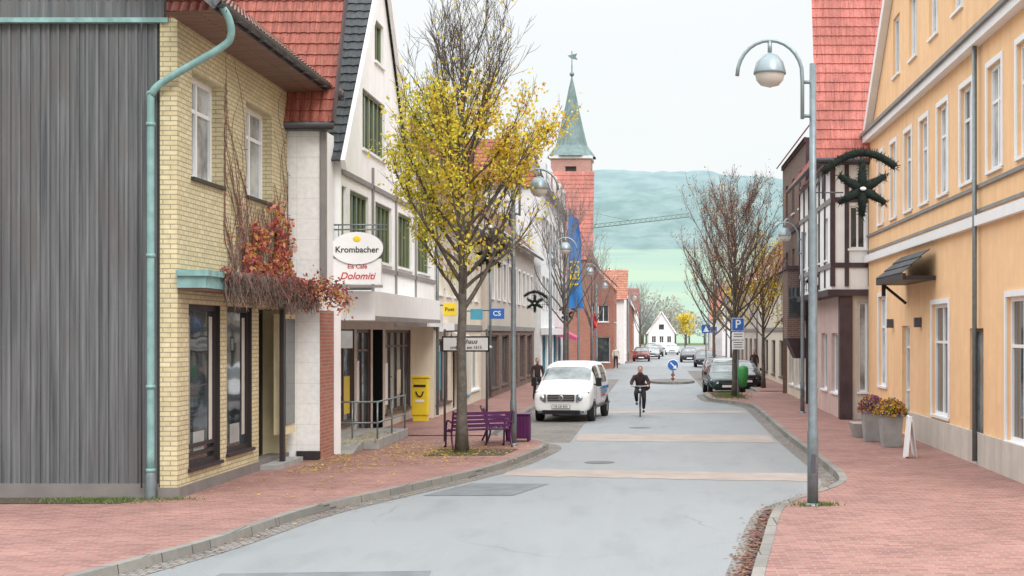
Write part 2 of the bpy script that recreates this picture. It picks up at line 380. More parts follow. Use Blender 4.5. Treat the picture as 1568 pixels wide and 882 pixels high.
pt.lathe((-1.2,32.2,.006),[(.001,.003),(.31,.003),(.34,.001)],m_seam,20); pt.lathe((-.4,44,.004),[(.001,.003),(.31,.003),(.34,.001)],m_seam,20)
pt.obj('road_patches_and_bands')  # dark asphalt patches, paler cross bands and manhole covers
ti=grp('traffic_island',(1.1,84.5,0)); mb=MB()
ring=[V((1.1+1.35*math.cos(a),84.5+3.2*math.sin(a),0)) for a in [2*math.pi*i/24 for i in range(24)]]
mb.face([p+UP*.12 for p in ring],m_cob)
for i in range(24): a,b_=ring[i],ring[(i+1)%24]; mb.face([a,b_,b_+UP*.12,a+UP*.12],m_kerb)
mb.obj('island_kerb',ti)
# ============================================================ LEFT BUILDINGS
B=Bld('yellow_brick_house',(-8,24.2,0))
sh=dict(f=m_dk,fw=.1,dep=.12,rev=m_dk,sm=m_dk)
ops=[dict(u=(.55,2.35),z=(.55,3.4),nx=1,nz=[.08,.13],g=m_glass,**sh),dict(u=(2.75,4.45),z=(.62,3.4),nx=1,nz=[],g=m_glass,**sh),
     dict(u=(4.95,6.9),z=(.2,3.4),f=m_dk,fw=.09,dep=.5,rev=m_yplain,nx=2,g=m_glb,sill=0),
     dict(u=(.72,2.5),z=(5.6,7.45),nx=2,nz=[.68],fw=.1,dep=.25,g=m_glc,sm=m_dk),dict(u=(4.05,5.95),z=(5.6,7.45),nx=2,nz=[.68],fw=.1,dep=.25,g=m_glc,sm=m_dk)]
B.facade((-8,24.2,0),FX,(1,0,0),7.2,0,8.2,ops,m_ybr)
for (a,b_) in ((.55,2.35),(2.75,4.45)):
    y=24.2+a
    B.win.box((-8.118,y+.12,.75),(-8.112,y+.42,3.2),m_timb2); B.win.box((-8.118,y+(b_-a)-.30,.9),(-8.112,y+(b_-a)-.12,3.2),m_beige); B.win.box((-8.118,y+.6,.78),(-8.110,y+1.2,1.15),m_conc)
B.w.box((-8.3,24.18,0),(-8.003,24.35,8.2),m_ybr)
B.w.face([(-13,24.3,0),(-8.2,24.3,0),(-8.2,24.3,8.2),(-10.6,24.3,11.4),(-13,24.3,8.2)],m_wood)
B.w.face([(-8,31.4,0),(-13,31.4,0),(-13,31.4,8.2),(-8,31.4,8.2)],m_ybr)
R=random.Random(3)
x=-13.0
while x<-8.4:
    B.w.box((x,24.3,.35),(x+.155,24.262+R.uniform(-.008,.008),8.12),m_wood); B.w.box((x+.135,24.3,.35),(x+.18,24.23,8.12),m_wood); x+=.165
B.w.box((-13,24.25,8.2),(-8.25,24.3,8.5),m_wood)
x=-13.0
while x<-8.3:
    B.w.box((x,24.3,8.24),(x+.15,24.26+R.uniform(-.008,.008),8.9),m_wood); x+=.165
B.t.box((-13,24.12,8.12),(-8.15,24.33,8.2),m_copper)
B.t.box((-13,24.2,0),(-8.32,24.34,.36),m_plinth)
B.t.box((-8.33,24.15,0),(-7.96,31.42,.30),m_plinth)
B.t.box((-8.0,29.1,.1),(-7.6,31.2,.22),m_conc)
B.t.box((-8.0,30.3,.75),(-7.78,31.2,3.3),m_yplain); B.t.box((-7.78,30.36,.95),(-7.76,31.14,3.2),m_glass)
B.t.box((-7.79,29.95,.12),(-7.7,30.1,3.5),m_dk)
B.t.box((-7.99,24.1,3.66),(-7.5,31.35,3.92),m_copper); B.t.box((-7.98,24.16,3.62),(-7.55,31.3,3.657),m_soff)
B.t.box((-7.56,24.04,3.86),(-7.44,31.4,3.96),m_copper); B.t.box((-7.99,24.04,3.86),(-7.56,24.12,3.96),m_copper)
B.t.face([(-8.0,23.55,8.16),(-8.0,32.6,8.16),(-7.2,32.6,8.2),(-7.2,23.55,8.2)],m_soff)
B.t.box((-7.23,23.5,8.2),(-7.2,32.65,8.36),m_gut)
B.tiles((-7.1,23.5,8.34),(0,1,0),(-.77,0,.64),9.15,5.4,m_tbr)
B.t.face([(-7.1,23.52,8.30),(-7.1,32.6,8.30),(-11,32.6,11.5),(-11,23.52,11.5)],m_soff)
B.t.bar((-7.1,23.5,8.3),(-11,23.5,11.54),.05,.25,m_wood); B.t.bar((-7.1,32.66,8.3),(-11,32.66,11.54),.05,.25,m_timb2)
gp=[]
for i in range(9):
    a=math.pi+math.pi*i/8; gp.append((math.cos(a)*.085,math.sin(a)*.085))
for i in range(8):
    (a,b_),(c,d)=gp[i],gp[i+1]
    B.t.face([(-7.12+a,23.45,8.33+b_),(-7.12+c,23.45,8.33+d),(-7.12+c,32.75,8.33+d),(-7.12+a,32.75,8.33+b_)],m_gut,True)
B.t.box((-7.2,32.7,8.2),(-7.02,32.76,8.34),m_gut)
for i in range(12): B.t.box((-7.23,23.7+i*.8,8.2),(-7.03,23.73+i*.8,8.225),m_gut)
B.t.tube(smooth([(-7.12,23.7,8.3),(-7.03,23.82,8.1),(-7.03,23.92,7.85),(-7.22,23.98,7.66),(-8.15,24.05,7.14),(-8.40,24.07,6.9),(-8.42,24.08,6.6),(-8.42,24.08,3),(-8.42,24.08,.55)],5),.062,m_copper,12)
for z in (.6,2.0,4.2,6.4): B.t.lathe((-8.42,24.08,z),[(.06,-.03),(.078,-.03),(.078,.03),(.06,.03)],m_copper,12)
B.t.lathe((-8.42,24.08,.1),[(.085,0),(.085,.42),(.062,.5)],m_steel,12)
B.t.tube([(-8.58,24.1,8.1),(-8.58,24.1,.3)],.014,m_gut,6)
B.done()
vg=grp('virginia_creeper',(-7.9,30,0)); st=MB(); lf=MB(); R=random.Random(11)
def leafq(mb,p,sz,mat,R,flat=False):
    if flat:
        a=R.uniform(0,6.28); d1=V((math.cos(a),math.sin(a),R.uniform(-.1,.2))); d2=V((-math.sin(a),math.cos(a),R.uniform(-.1,.2)))
    else:
        d1=V((R.gauss(0,1),R.gauss(0,1),R.gauss(0,1))).normalized(); d2=d1.orthogonal().normalized(); 
        d2=(Matrix.Rotation(R.uniform(0,6.28),3,d1)@d2)
    p=V(p); l=sz*R.uniform(.6,1.2); w=l*.62
    mb.face([p-d1*l*.5,p+d2*w*.5-d1*l*.05,p+d1*l*.5,p-d2*w*.5-d1*l*.05],mat)
for i in range(95):
    y=R.uniform(26.9,31.3); z=R.uniform(3.9,4.4); p=[V((-7.97,y,z))]; n=R.randint(8,36); dr=R.uniform(-.06,.06)
    for j in range(n):
        dr+=R.uniform(-.06,.06); dr=max(-.12,min(.12,dr))
        q=p[-1]+V((R.uniform(-.005,.005),dr,R.uniform(.06,.16))); q.y=min(max(q.y,26.75),31.38); q.x=max(-7.985,min(-7.94,q.x)); q.z=min(q.z,8.1)
        if 28.25<q.y<30.15 and q.z>5.5: break
        p.append(q)
        if R.random()<.16: leafq(lf,q+V((.03,0,0)),.06,R.choice([L_pk,L_o,L_r]),R)
    if len(p)>2: st.tube(p,[.010*(1-.7*a/len(p)) for a in range(len(p))],m_twigr,4)
for i in range(4200):
    y=27.8+3.6*R.random(); z=3.95+abs(R.gauss(0,.80))
    lim=1.9-abs(y-30.1)*.45
    if z-3.95>lim or noise.noise(V((y*2.1,z*2.4,1)))<-.02: continue
    leafq(lf,(-7.92+R.uniform(-.03,.13),y,z),.11,R.choice([L_r,L_pk,L_pk,L_p,L_r,L_o]),R)
for i in range(5200):
    t_=R.random(); y=25.0+6.5*t_
    z=3.90-abs(R.gauss(0,.17))*(.5+1.0*t_)+.06; x=-7.44+R.uniform(-.16,.12)*(.5+t_)
    if noise.noise(V((y*1.7,z*3,4)))<-.2+.3*(1-t_): continue
    leafq(lf,(x,y+R.uniform(-.2,.2),z+R.uniform(0,.10)),.09,R.choice([L_p,L_p,L_br,L_br,L_r]) if y<30.0 else R.choice([L_p,L_r,L_pk]),R)
for i in range(620):
    y=24.9+6.6*R.random(); x=-7.42+R.uniform(-.15,.10); z=3.98; p=[V((x,y,z))]
    for j in range(R.randint(3,8)): p.append(p[-1]+V((R.uniform(-.03,.05),R.uniform(-.07,.07),-R.uniform(.04,.11))))
    st.tube(p,.007,m_twigr if R.random()<.5 else m_twig,3)
for i in range(520):
    t_=R.random(); leafq(lf,(-7.35+t_*.75+R.gauss(0,.08),31.0+R.gauss(0,.25),3.95-t_*.35+R.gauss(0,.16)),.10,R.choice([L_r,L_p,L_pk,L_o]),R)
for i in range(14):
    p=[V((-7.42,31.0+R.uniform(-.3,.3),3.95))]
    for j in range(8): p.append(p[-1]+V((R.uniform(.03,.13),R.uniform(-.03,.03),R.uniform(-.11,.06))))
    st.tube(p,.008,m_twigr,4)
st.obj('stems',vg); lf.obj('leaves',vg)
B=Bld('white_house_red_roof',(-7.3,31.5,0))
B.facade((-12,31.46,0),(1,0,0),(0,-1,0),4.7,0,7.4,[],m_slab)
B.facade((-7.3,31.46,0),FX,(1,0,0),1.4,3.4,7.4,[],m_wall_w)
B.facade((-7.3,31.46,0),FX,(1,0,0),1.4,0,3.4,[],m_rbr)
B.t.box((-7.28,31.42,3.9),(-7.16,31.56,7.35),m_timb2); B.t.box((-7.8,31.41,0),(-7.28,31.458,.32),m_dk)
B.t.box((-12,31.2,7.32),(-6.95,31.5,7.42),m_gut); B.t.tube([(-12,31.15,7.42),(-6.92,31.15,7.42)],.07,m_gut,8)
B.tiles((-12,31.15,7.46),(1,0,0),(0,.40,.917),5.05,6,m_tred,.21,.29)
B.t.bar((-6.93,31.15,7.45),(-6.93,33.4,12.7),.04,.2,m_timb)
B.done()
B=Bld('white_gabled_shop_building',(-7.15,33,0))
ol=dict(f=m_olive,fw=.07,dep=.12,g=m_glass,sm=m_wht)
Y0=32.9
def U_(a,b_): return (a-Y0,b_-Y0)
ops=[]
for a,b_,n in ((33.0,33.5,1),(33.9,36.1,4),(37.0,39.3,4),(40.3,42.6,4),(43.6,46,4)): ops.append(dict(u=U_(a,b_),z=(4.75,6.3),nx=n,**ol))
B.facade((-7.15,Y0,0),FX,(1,0,0),14.1,3.2,7.15,ops,m_wall_w)
B.facade((-12,Y0,0),(1,0,0),(0,-1,0),4.85,0,7.15,[],m_wall_w)
ops=[dict(u=(0.8,4.0),z=(7.45,8.95),nx=5,**ol),dict(u=(2.0,3.0),z=(9.9,11.0),nx=2,**ol)]
def gabtri():
    zs=[7.15,7.45,8.95,9.9,11.0,12.6]; ap=37.6
    L=lambda z: 33.05+(z-7.15)*(ap-33.05)/5.45; Rr=lambda z: 42.1-(z-7.15)*(42.1-ap)/5.45
    for i in range(5):
        z0,z1=zs[i],zs[i+1]; x=-7.15
        if i in (1,3):
            a,b_=(35.35,38.3) if i==1 else (36.9,38.1)
            B.w.face([(x,L(z0),z0),(x,a,z0),(x,a,z1),(x,L(z1),z1)],m_wall_w); B.w.face([(x,b_,z0),(x,Rr(z0),z0),(x,Rr(z1),z1),(x,b_,z1)],m_wall_w)
            B.facade((x,a,0),FX,(1,0,0),b_-a,z0,z1,[dict(u=(0.001,b_-a-.001),z=(z0+.001,z1-.001),nx=5 if i==1 else 2,**ol)],m_wall_w)
        else: B.w.face([(x,L(z0),z0),(x,Rr(z0),z0),(x,Rr(z1),z1),(x,L(z1),z1)],m_wall_w)
gabtri()
dv=V((0,37.6-32.7,12.75-6.85)); dvl=dv.length
B.tiles((-16,32.6,6.8),(1,0,0),dv,8.98,dvl+.1,m_slate,.24,.3)
dv2=V((0,37.6-42.5,12.75-6.85)); B.tiles((-16,42.5,6.8),(1,0,0),dv2,8.98,dvl+.1,m_slate,.24,.3)
for a,b_ in (((-7.02,32.6,6.72),(-7.02,37.6,12.75)),((-7.02,42.6,6.72),(-7.02,37.6,12.75))): B.t.bar(a,b_,.1,.3,m_wht)
B.tiles((-7.0,42.2,7.15),(0,1,0),(-.72,0,.69),4.9,5.5,m_tbr)
B.t.box((-7.12,42.4,7.0),(-6.85,47.1,7.14),m_gut)
for z in (4.5,6.55): B.t.box((-7.149,32.95,z),(-7.10,47,z+.12),m_timb2)
for y in (36.5,39.8,43.1): B.t.box((-7.149,y,3.9),(-7.10,y+.12,7.1),m_timb2)
br=dict(f=m_brown,fw=.09,dep=.1,rev=m_brown,sm=m_brown)
y0=33.6
ops=[dict(u=(1.2,4.4),z=(.55,3.0),nx=3,nz=[.82],g=m_glb,fill=[(.05,.3,.05,.5,m_yel),(.38,.62,.3,.75,m_wht),(.7,.95,.1,.5,m_yel)],**br),dict(u=(4.7,6.6),z=(.15,3.0),nx=2,nz=[.8],g=m_glb,fill=[(.1,.4,.3,.7,m_wht)],**br),dict(u=(6.9,8.4),z=(.15,3.0),nx=1,g=m_glass,f=m_blk,dep=1.0,rev=m_blk,sill=0),dict(u=(8.8,13.2),z=(.5,3.0),nx=4,nz=[.8],g=m_glb,fill=[(.05,.2,.1,.6,m_wht),(.55,.7,.2,.5,m_cream)],**br)]
B.facade((-7.9,y0,0),FX,(1,0,0),13.5,0,3.25,ops,m_beige)
B.facade((-9,y0,0),(1,0,0),(0,-1,0),1.1,0,3.25,[],m_wall_w2)
B.t.box((-7.88,33.55,3.2),(-6.5,43.8,3.88),m_wht); B.t.box((-7.85,43.9,3.1),(-6.9,47.2,3.5),m_wall_w2)
B.t.box((-6.495,33.6,3.2),(-6.48,43.8,3.3),m_timb2)
B.t.box((-7.9,33.4,3.9),(-6.55,33.45,3.96),m_steel)
B.t.box((-7.5,33.2,2.55),(-6.95,33.25,2.95),m_conc)
B.done()
rg=grp('entrance_ramp',(-7.1,36.3,.12)); mb=MB()
mb.box((-7.85,34.3,.12),(-6.55,38.4,.36),m_conc); mb.hexa([V(p) for p in ((-7.85,32.9,.12),(-6.9,32.9,.12),(-6.9,34.3,.12),(-7.85,34.3,.12),(-7.85,32.9,.14),(-6.9,32.9,.14),(-6.9,34.3,.355),(-7.85,34.3,.355))],m_conc)
mb.obj('ramp',rg,bevel=.01); mb=MB()
for zz in (.75,1.25): mb.tube([(-7.9,34.4,zz),(-6.6,34.4,zz),(-6.6,38.2,zz)],.022,m_steel,8)
for p in ((-7.85,34.4),(-7.2,34.4),(-6.6,34.4),(-6.6,36.3),(-6.6,38.2)): mb.tube([(p[0],p[1],.3),(p[0],p[1],1.25)],.022,m_steel,8)
mb.obj('handrail',rg)
def rowhouse(name,y0,y1,X,side,eave,wall,roof,wops,gops,gz=3.1,slope=(.70,.71),rl=6.0,tw=.3,gwall=None,depth=9):
    B=Bld(name,(X,y0,0)); W=y1-y0; N=(-side,0,0)
    B.facade((X,y0,0),FX,N,W,gz,eave,wops,wall); B.facade((X,y0,0),FX,N,W,0,gz,gops,gwall or wall)
    xb=X+side*depth; xm=X+side*depth/2; zr=eave+depth/2*slope[1]/slope[0]
    for yy in (y0,y1):
        pts=[(X,yy,0),(xb,yy,0),(xb,yy,eave),(xm,yy,zr),(X,yy,eave)]
        B.w.face(pts,wall)
    B.w.face([(xb,y0,0),(xb,y1,0),(xb,y1,eave),(xb,y0,eave)],wall)
    rl=(depth/2+.5)/slope[0]
    B.tiles((X-side*.45,y0-.15,eave-.45*slope[1]/slope[0]+.05),(0,1,0),(side*slope[0],0,slope[1]),W+.3,rl,roof,tw,.36,sp=4)
    B.tiles((xb+side*.45,y0-.15,eave-.45*slope[1]/slope[0]+.05),(0,1,0),(-side*slope[0],0,slope[1]),W+.3,rl,roof,tw*2,.36,sp=2)
    B.t.box((X-side*.30,y0-.1,eave-.28),(X+side*.0,y1+.1,eave-.16),m_wht)
    B.t.tube([(X-side*.5,y0-.15,eave-.42),(X-side*.5,y1+.15,eave-.42)],.07,m_gut,6)
    B.t.tube([(X-side*.1,y0+.2,eave-.3),(X-side*.1,y0+.2,.2)],.05,m_steel,6)
    B.t.obox(V((X,y0,0)),FX,V(N),0,W,.002,.06,gz-.1,gz+.12,m_timb2)
    B.t.box((xm-.35,y0+W*.35,zr-.6),(xm+.35,y0+W*.35+.7,zr+.9),m_rbr)
    return B
W=13
wo=row(W,6,1.1,(4.2,5.8),nx=2,f=m_wht,g=m_glass); go=[dict(u=(.5,4),z=(.5,2.7),nx=3,f=m_brown,g=m_glb,fill=[(.3,.6,.2,.8,m_cblue)]),dict(u=(4.6,5.8),z=(.15,2.6),f=m_blk,sill=0),dict(u=(6.4,9.2),z=(.5,2.7),nx=2,f=m_cblue,g=m_glb,fill=[(.1,.45,.1,.9,m_blue),(.6,.9,.4,.9,m_wht)]),dict(u=(9.8,12.4),z=(.6,2.7),nx=2,f=m_wht)]
B=rowhouse('cream_shop_house',47.1,60.1,-7.2,-1,7.3,m_cream,m_tbr,wo,go); B.t.box((-7.19,48,2.95),(-6.98,50.5,3.25),m_wht)
B.t.hexa([V(p) for p in ((-7.13,51,2.5),(-6.0,51,2.35),(-6.0,53.6,2.35),(-7.13,53.6,2.5),(-7.13,51,2.95),(-6.0,51,2.4),(-6.0,53.6,2.4),(-7.13,53.6,2.95))],m_beige); B.done()
W=23.6
wo=row(W,9,1.2,(4.4,6.1),nx=2,f=m_wht,sur=m_wht,g=m_glass); go=row(W,5,3.2,(.5,2.8),nx=3,f=m_brown,g=m_glb)
B=rowhouse('beige_town_house',60.3,83.9,-6.95,-1,7.6,m_beige,m_tbr,wo,go,gwall=m_bbr); B.done()
B=Bld('white_three_storey_house',(-6.6,84.5,0)); W=25
ops=row(W,8,1.3,(4.4,6.2),nx=2,f=m_wht,sur=m_timb2)+row(W,8,1.3,(8,9.8),nx=2,f=m_wht,sur=m_timb2)
B.facade((-6.6,84.5,0),FX,(1,0,0),W,3.2,11.6,ops,m_wall_w2); B.facade((-6.6,84.5,0),FX,(1,0,0),W,0,3.2,row(W,5,3.6,(.4,2.8),nx=3,f=m_cblue,g=m_glb),m_wall_w)
B.facade((-16,84.5,0),(1,0,0),(0,-1,0),9.4,0,11.6,row(9.4,3,1.1,(8.4,10),nx=2,f=m_wht),m_wall_w2)
B.tiles((-6.4,84.3,11.6),(0,1,0),(-.35,0,.94),25.3,2.6,m_slate,.3,.36,sp=4)
B.tiles((-16,84.2,11.6),(1,0,0),(0,.70,.71),9.7,4.6,m_tred,.3,.36,sp=4,rt=3.0)
B.t.box((-7.6,84.4,11.4),(-6.25,109.6,11.6),m_gut)
for i in range(5): B.t.box((-7.6,87+i*4.6,11.9),(-6.5,88.3+i*4.6,13.4),m_wht); B.win.box((-6.5,87.15+i*4.6,12.1),(-6.48,88.15+i*4.6,13.2),m_glass)
B.t.box((-6.595,84.4,2.8),(-6.0,96,3.2),m_wall_w2); B.done()
B=Bld('red_brick_corner_building',(-4.8,112,0))
B.facade((-12,112,0),(1,0,0),(0,-1,0),7.2,0,8.7,row(7.2,3,1.1,(5,6.8),nx=2,f=m_wht),m_rbr); B.facade((-4.8,112,0),FX,(1,0,0),14,0,8.7,row(14,4,1.2,(4.6,6.4),nx=2)+row(14,3,2.4,(.5,2.7),nx=2),m_rbr)
B.tiles((-12,111.8,8.6),(1,0,0),(0,.42,.907),7.3,8.2,m_tch,.35,.4,sp=4)
B.tiles((-4.7,111.8,8.6),(0,1,0),(-.42,0,.907),14.2,5,m_tch,.35,.4,sp=3,lt=1.8)
B.facade((-4.9,117,0),(1,0,0),(0,-1,0),1.7,0,6.6,[dict(u=(.4,1.3),z=(3.8,5.2),nx=2),dict(u=(.3,1.4),z=(.5,2.6),nx=1)],m_rbr)
B.facade((-3.2,117,0),FX,(1,0,0),9,0,6.6,row(9,3,1.2,(3.8,5.4),nx=2),m_rbr)
B.tiles((-4.9,116.7,8.6),(0,1,0),(.72,0,-.69),9.3,2.9,m_tor,.35,.4,sp=3); B.w.face([(-4.9,117,6.6),(-3.2,117,6.6),(-4.9,117,8.3)],m_rbr)
B.done()
B=Bld('church_tower',(-7.3,130,0)); cx,cy=-7.4,131
B.facade((cx-1.8,cy-1.8,0),(1,0,0),(0,-1,0),3.6,0,18.8,[dict(u=(1.3,2.3),z=(16.2,17.9),f=m_brown,nx=1,nz=[.2,.4,.6,.8],g=m_blk)],m_tbk)
B.facade((cx+1.8,cy-1.8,0),FX,(1,0,0),3.6,0,18.8,[dict(u=(1.3,2.3),z=(16.2,17.9),f=m_brown,nx=1,nz=[.2,.4,.6,.8],g=m_blk)],m_tbk)
B.w.box((cx-1.79,cy-1.6,0),(cx+1.6,cy+1.8,18.7),m_tbk); B.t.box((cx-1.95,cy-1.95,18.6),(cx+1.95,cy+1.95,18.85),m_wall_w2)
m_sp=Mt('patina_slate',(.17,.24,.235),.55,.1,var=.3,scale=1.5,streak=.3)
pr=[(2.35,18.85),(1.55,19.9),(1.15,21.4),(.72,23.2),(.35,25.0),(.06,26.2)]
for i in range(len(pr)-1):
    (r0,z0),(r1,z1)=pr[i],pr[i+1]
    for j in range(8):
        a=math.pi*(j/4+.125); b_=math.pi*((j+1)/4+.125)
        def P(r_,a_,z,sq): 
            q=1/max(abs(math.cos(a_)),abs(math.sin(a_)))*.93; q=1+(q-1)*sq; return (cx+r_*q*math.cos(a_),cy+r_*q*math.sin(a_),z)
        B.r.face([P(r0,a,z0,1 if i==0 else 0),P(r0,b_,z0,1 if i==0 else 0),P(r1,b_,z1,0),P(r1,a,z1,0)],m_sp)
B.t.tube([(cx,cy,26.1),(cx,cy,28.6)],.05,m_sp,6); B.t.ell((cx,cy,26.5),(.22,.22,.22),m_sp); B.t.face([(cx-.05,cy,27.9),(cx+.55,cy,27.8),(cx+.35,cy,28.1),(cx+.5,cy,28.4),(cx-.4,cy,28.2)],m_sp)
B.done()
def house(name,x0,x1,y0,y1,ev,rg,wall,roof,ridge='x',nw=3):
    B=Bld(name,((x0+x1)/2,y0,0)); W=x1-x0; D=y1-y0
    fl=[(1,2.3)]+([(3.8,5.2)] if ev>5.4 else [])
    ops=[]
    for f in fl: ops+=row(W,nw,min(1.1,W/nw*.5),f,.3,nx=2,f=m_wht)
    B.facade((x0,y0,0),(1,0,0),(0,-1,0),W,0,ev,ops,wall)
    for X,N in ((x0,(-1,0,0)),(x1,(1,0,0))):
        ops=[]
        for f in fl: ops+=row(D,max(2,int(D/3)),1.0,f,.3,nx=2,f=m_wht)
        B.facade((X,y0,0),FX,N,D,0,ev,ops,wall)
    if ridge=='x':
        ym=(y0+y1)/2; h=rg-ev; d=V((0,D/2+.4,h*(D/2+.4)/(D/2)))
        B.tiles((x0-.3,y0-.4,rg-d.z),(1,0,0),d,W+.6,d.length,roof,.35,.4,sp=3)
        for X in (x0,x1): B.w.face([(X,y0,ev),(X,y1,ev),(X,ym,rg)],wall)
    else:
        xm=(x0+x1)/2; h=rg-ev
        for s,X in ((1,x0),(-1,x1)):
            d=V((s*(W/2+.4),0,h*(W/2+.4)/(W/2))); B.tiles((X-s*.4,y0-.3,rg-d.z),(0,1,0),d,D+.6,d.length,roof,.35,.4,sp=3)
            B.t.bar((X-s*.4,y0-.3,rg-d.z-.05),(xm,y0-.3,rg-.02),.08,.22,m_wht)
        B.w.face([(x0,y0,ev),(x1,y0,ev),(xm,y0,rg)],wall)
        B.win.box((xm-.5,y0-.02,ev+.2),(xm+.5,y0-.005,ev+1.2),m_glass)
    B.done()
house('white_house_orange_roof',-9,-2.7,134,146,6.2,9.2,m_wall_w,m_tor,'x',3)
house('red_gabled_house',-7,-2.2,152,165,6,9.8,m_rbr,m_tor,'y',2)
house('white_cottage',-8,-2.0,172,190,5.6,8.6,m_wall_w,m_tred,'x',3)
house('half_timbered_cottage',-.9,4.2,282,292,3.4,7.2,m_wall_w,m_slate,'y',3)
house('village_house',-10,-2.4,230,245,5.8,9.5,m_wall_w2,m_tor,'x',3)
house('village_house',9,16,200,214,5.8,9.8,m_cream,m_tred,'x',3)
house('village_house',7.2,13,150,165,5.6,8.8,m_wall_w2,m_tor,'y',2)
house('village_house',12,22,300,315,6,11,m_beige,m_tor,'x',3)
house('village_house',-24,-12,320,335,6,11,m_wall_w,m_tor,'x',3)
# ============================================================ RIGHT BUILDINGS
B=Bld('peach_gabled_house',(6.9,36,0)); N=(-1,0,0)
wk=dict(f=m_wht,fw=.09,dep=.12,sur=m_wht,nz=[.66])
ops=[]
for a,b_ in ((26,27.2),(28.4,29.6),(31,32.2),(33.6,34.8),(36,37.1),(38.3,39.4),(40.7,41.7),(43.0,44.0)):
    ops.append(dict(u=(a-24,b_-24),z=(6.2,8.35),nx=2,g=m_glc if a!=31 and a!=38.3 else m_glass,**wk))
B.facade((6.9,24,0),FX,N,22,5.2,9.1,ops,m_peach)
ops=[dict(u=(2,4),z=(.8,3.6),nx=2,g=m_glass,**wk),dict(u=(6,7.3),z=(.2,3),nx=1,g=m_glb,f=m_brown,sill=0),dict(u=(9.5,11.5),z=(.9,3.6),nx=2,g=m_glass,**wk),dict(u=(14.6,15.8),z=(.15,3.1),nx=1,g=m_glc,f=m_wht,sill=0,nz=[.4,.8]),dict(u=(18.4,19.9),z=(1.3,4.0),nx=2,g=m_glc,**wk),]
B.facade((6.9,24,0),FX,N,22,0,5.2,ops,m_peach)
B.w.face([(6.9,46,0),(14,46,0),(14,46,9.1),(6.9,46,9.1)],m_peach); B.w.face([(6.9,24,0),(14,24,0),(14,24,9.1),(6.9,24,9.1)],m_peach)
for z,dd,hh in ((5.15,.14,.22),(5.45,.05,.07),(8.95,.22,.2),(9.15,.3,.1),(5.95,.06,.08)): B.t.obox(V((6.9,24,0)),FX,V(N),-.1,22.05,.002,dd,z,z+hh,m_wht if hh>.1 else m_timb2)
B.t.obox(V((6.9,24,0)),FX,V(N),0,14.55,.002,.07,0,.8,m_beige); B.t.obox(V((6.9,24,0)),FX,V(N),15.85,22,.002,.07,0,.8,m_beige)
B.t.tube([(6.78,30.3,9),(6.78,30.3,.2)],.05,m_steel,8)
zs=[9.25,10.2,11.9,13.2,14.8,17.5]; ap=35.2
Lf=lambda z:25+(z-9.25)*(ap-25)/8.25; Rf=lambda z:45.4-(z-9.25)*(45.4-ap)/8.25
for i in range(5):
    z0,z1=zs[i],zs[i+1]; X=6.9
    if i in (1,3):
        cs=[(40.2,41.3),(37.6,38.7),(34.8,35.9),(32,33.1),(29.4,30.5)] if i==1 else [(37,38),(34.8,35.8),(32.6,33.6)]
        a=Lf(z1)+.05; e=Rf(z1)-.05
        B.facade((X,a,0),FX,N,e-a,z0,z1,[dict(u=(p-a,q-a),z=(z0+.001,z1-.001),nx=2,g=m_glc,f=m_wht,fw=.08,dep=.12) for p,q in cs if p>a and q<e],m_peach)
        B.w.face([(X,Lf(z0),z0),(X,a,z0),(X,a,z1),(X,Lf(z1),z1)],m_peach); B.w.face([(X,e,z0),(X,Rf(z0),z0),(X,Rf(z1),z1),(X,e,z1)],m_peach)
    else: B.w.face([(X,Lf(z0),z0),(X,Rf(z0),z0),(X,Rf(z1),z1),(X,Lf(z1),z1)],m_peach)
B.t.bar((6.78,45.8,9.1),(6.78,ap,17.7),.22,.3,m_wht); B.t.bar((6.78,24.6,9.1),(6.78,ap,17.7),.22,.3,m_wht)
dv=V((0,ap-45.9,17.8-9.05)); B.tiles((6.7,45.9,9.05),(1,0,0),dv,7,dv.length,m_tred,.25,.33,sp=4)
dv=V((0,ap-24.5,17.8-9.05)); B.tiles((6.7,24.5,9.05),(1,0,0),dv,7,dv.length,m_tred,.25,.33,sp=4)
B.tiles((6.1,35.0,4.35),(0,1,0),(.75,0,.66),4.2,1.15,m_slate,.24,.3); B.t.box((6.15,35,4.2),(6.88,39.2,4.3),m_dk); B.t.box((6.08,35,4.2),(6.16,39.2,4.36),m_dk)
B.t.box((6.2,38.9,3.9),(6.3,39.0,4.2),m_dk); B.t.bar((6.25,38.95,4.2),(6.86,38.95,3.7),.07,.07,m_dk)
for y in (41.2,36.9): B.t.box((6.72,y,3.05),(6.89,y+.16,3.3),m_gut)
B.done()
B=Bld('half_timbered_house',(6.1,46.2,0))
B.facade((6.1,46.2,0),(1,0,0),(0,-1,0),1.5,0,4.3,[dict(u=(.50,.80),z=(1.0,3.9),nx=1,f=m_wht,g=m_glc)],m_beige)
B.facade((5.75,46.15,0),(1,0,0),(0,-1,0),1.9,4.3,8.6,[dict(u=(.55,1.1),z=(5.6,7.0),nx=2,f=m_wht,g=m_glass)],m_wall_w)
W=10
ops=row(W,4,1.1,(5.3,6.7),nx=2,f=m_wht)
m_pkr=Mt('pinkish_render',(.60,.44,.40),.85,var=.08,streak=.15)
B.facade((5.75,46.15,0),FX,N,W,4.3,8.6,ops,m_wall_w)
B.facade((6.1,46.2,0),FX,N,W,0,4.3,row(W,3,1.7,(.9,2.9),nx=2,f=m_wht,g=m_glb),m_pkr)
B.t.box((6.0,46.1,0),(6.40,46.195,4.1),m_timb); B.t.box((6.02,46.2,0),(6.098,46.7,4.1),m_timb)
for z in (5.0,7.1,8.3): 
    B.t.box((5.70,46.10,z),(7.2,46.147,z+.16),m_timb); B.t.box((5.70,46.147,z),(5.747,56.1,z+.16),m_timb2)
for y in [46.2+1.65*i for i in range(7)]: B.t.box((5.705,y,4.4),(5.746,y+.14,8.5),m_timb)
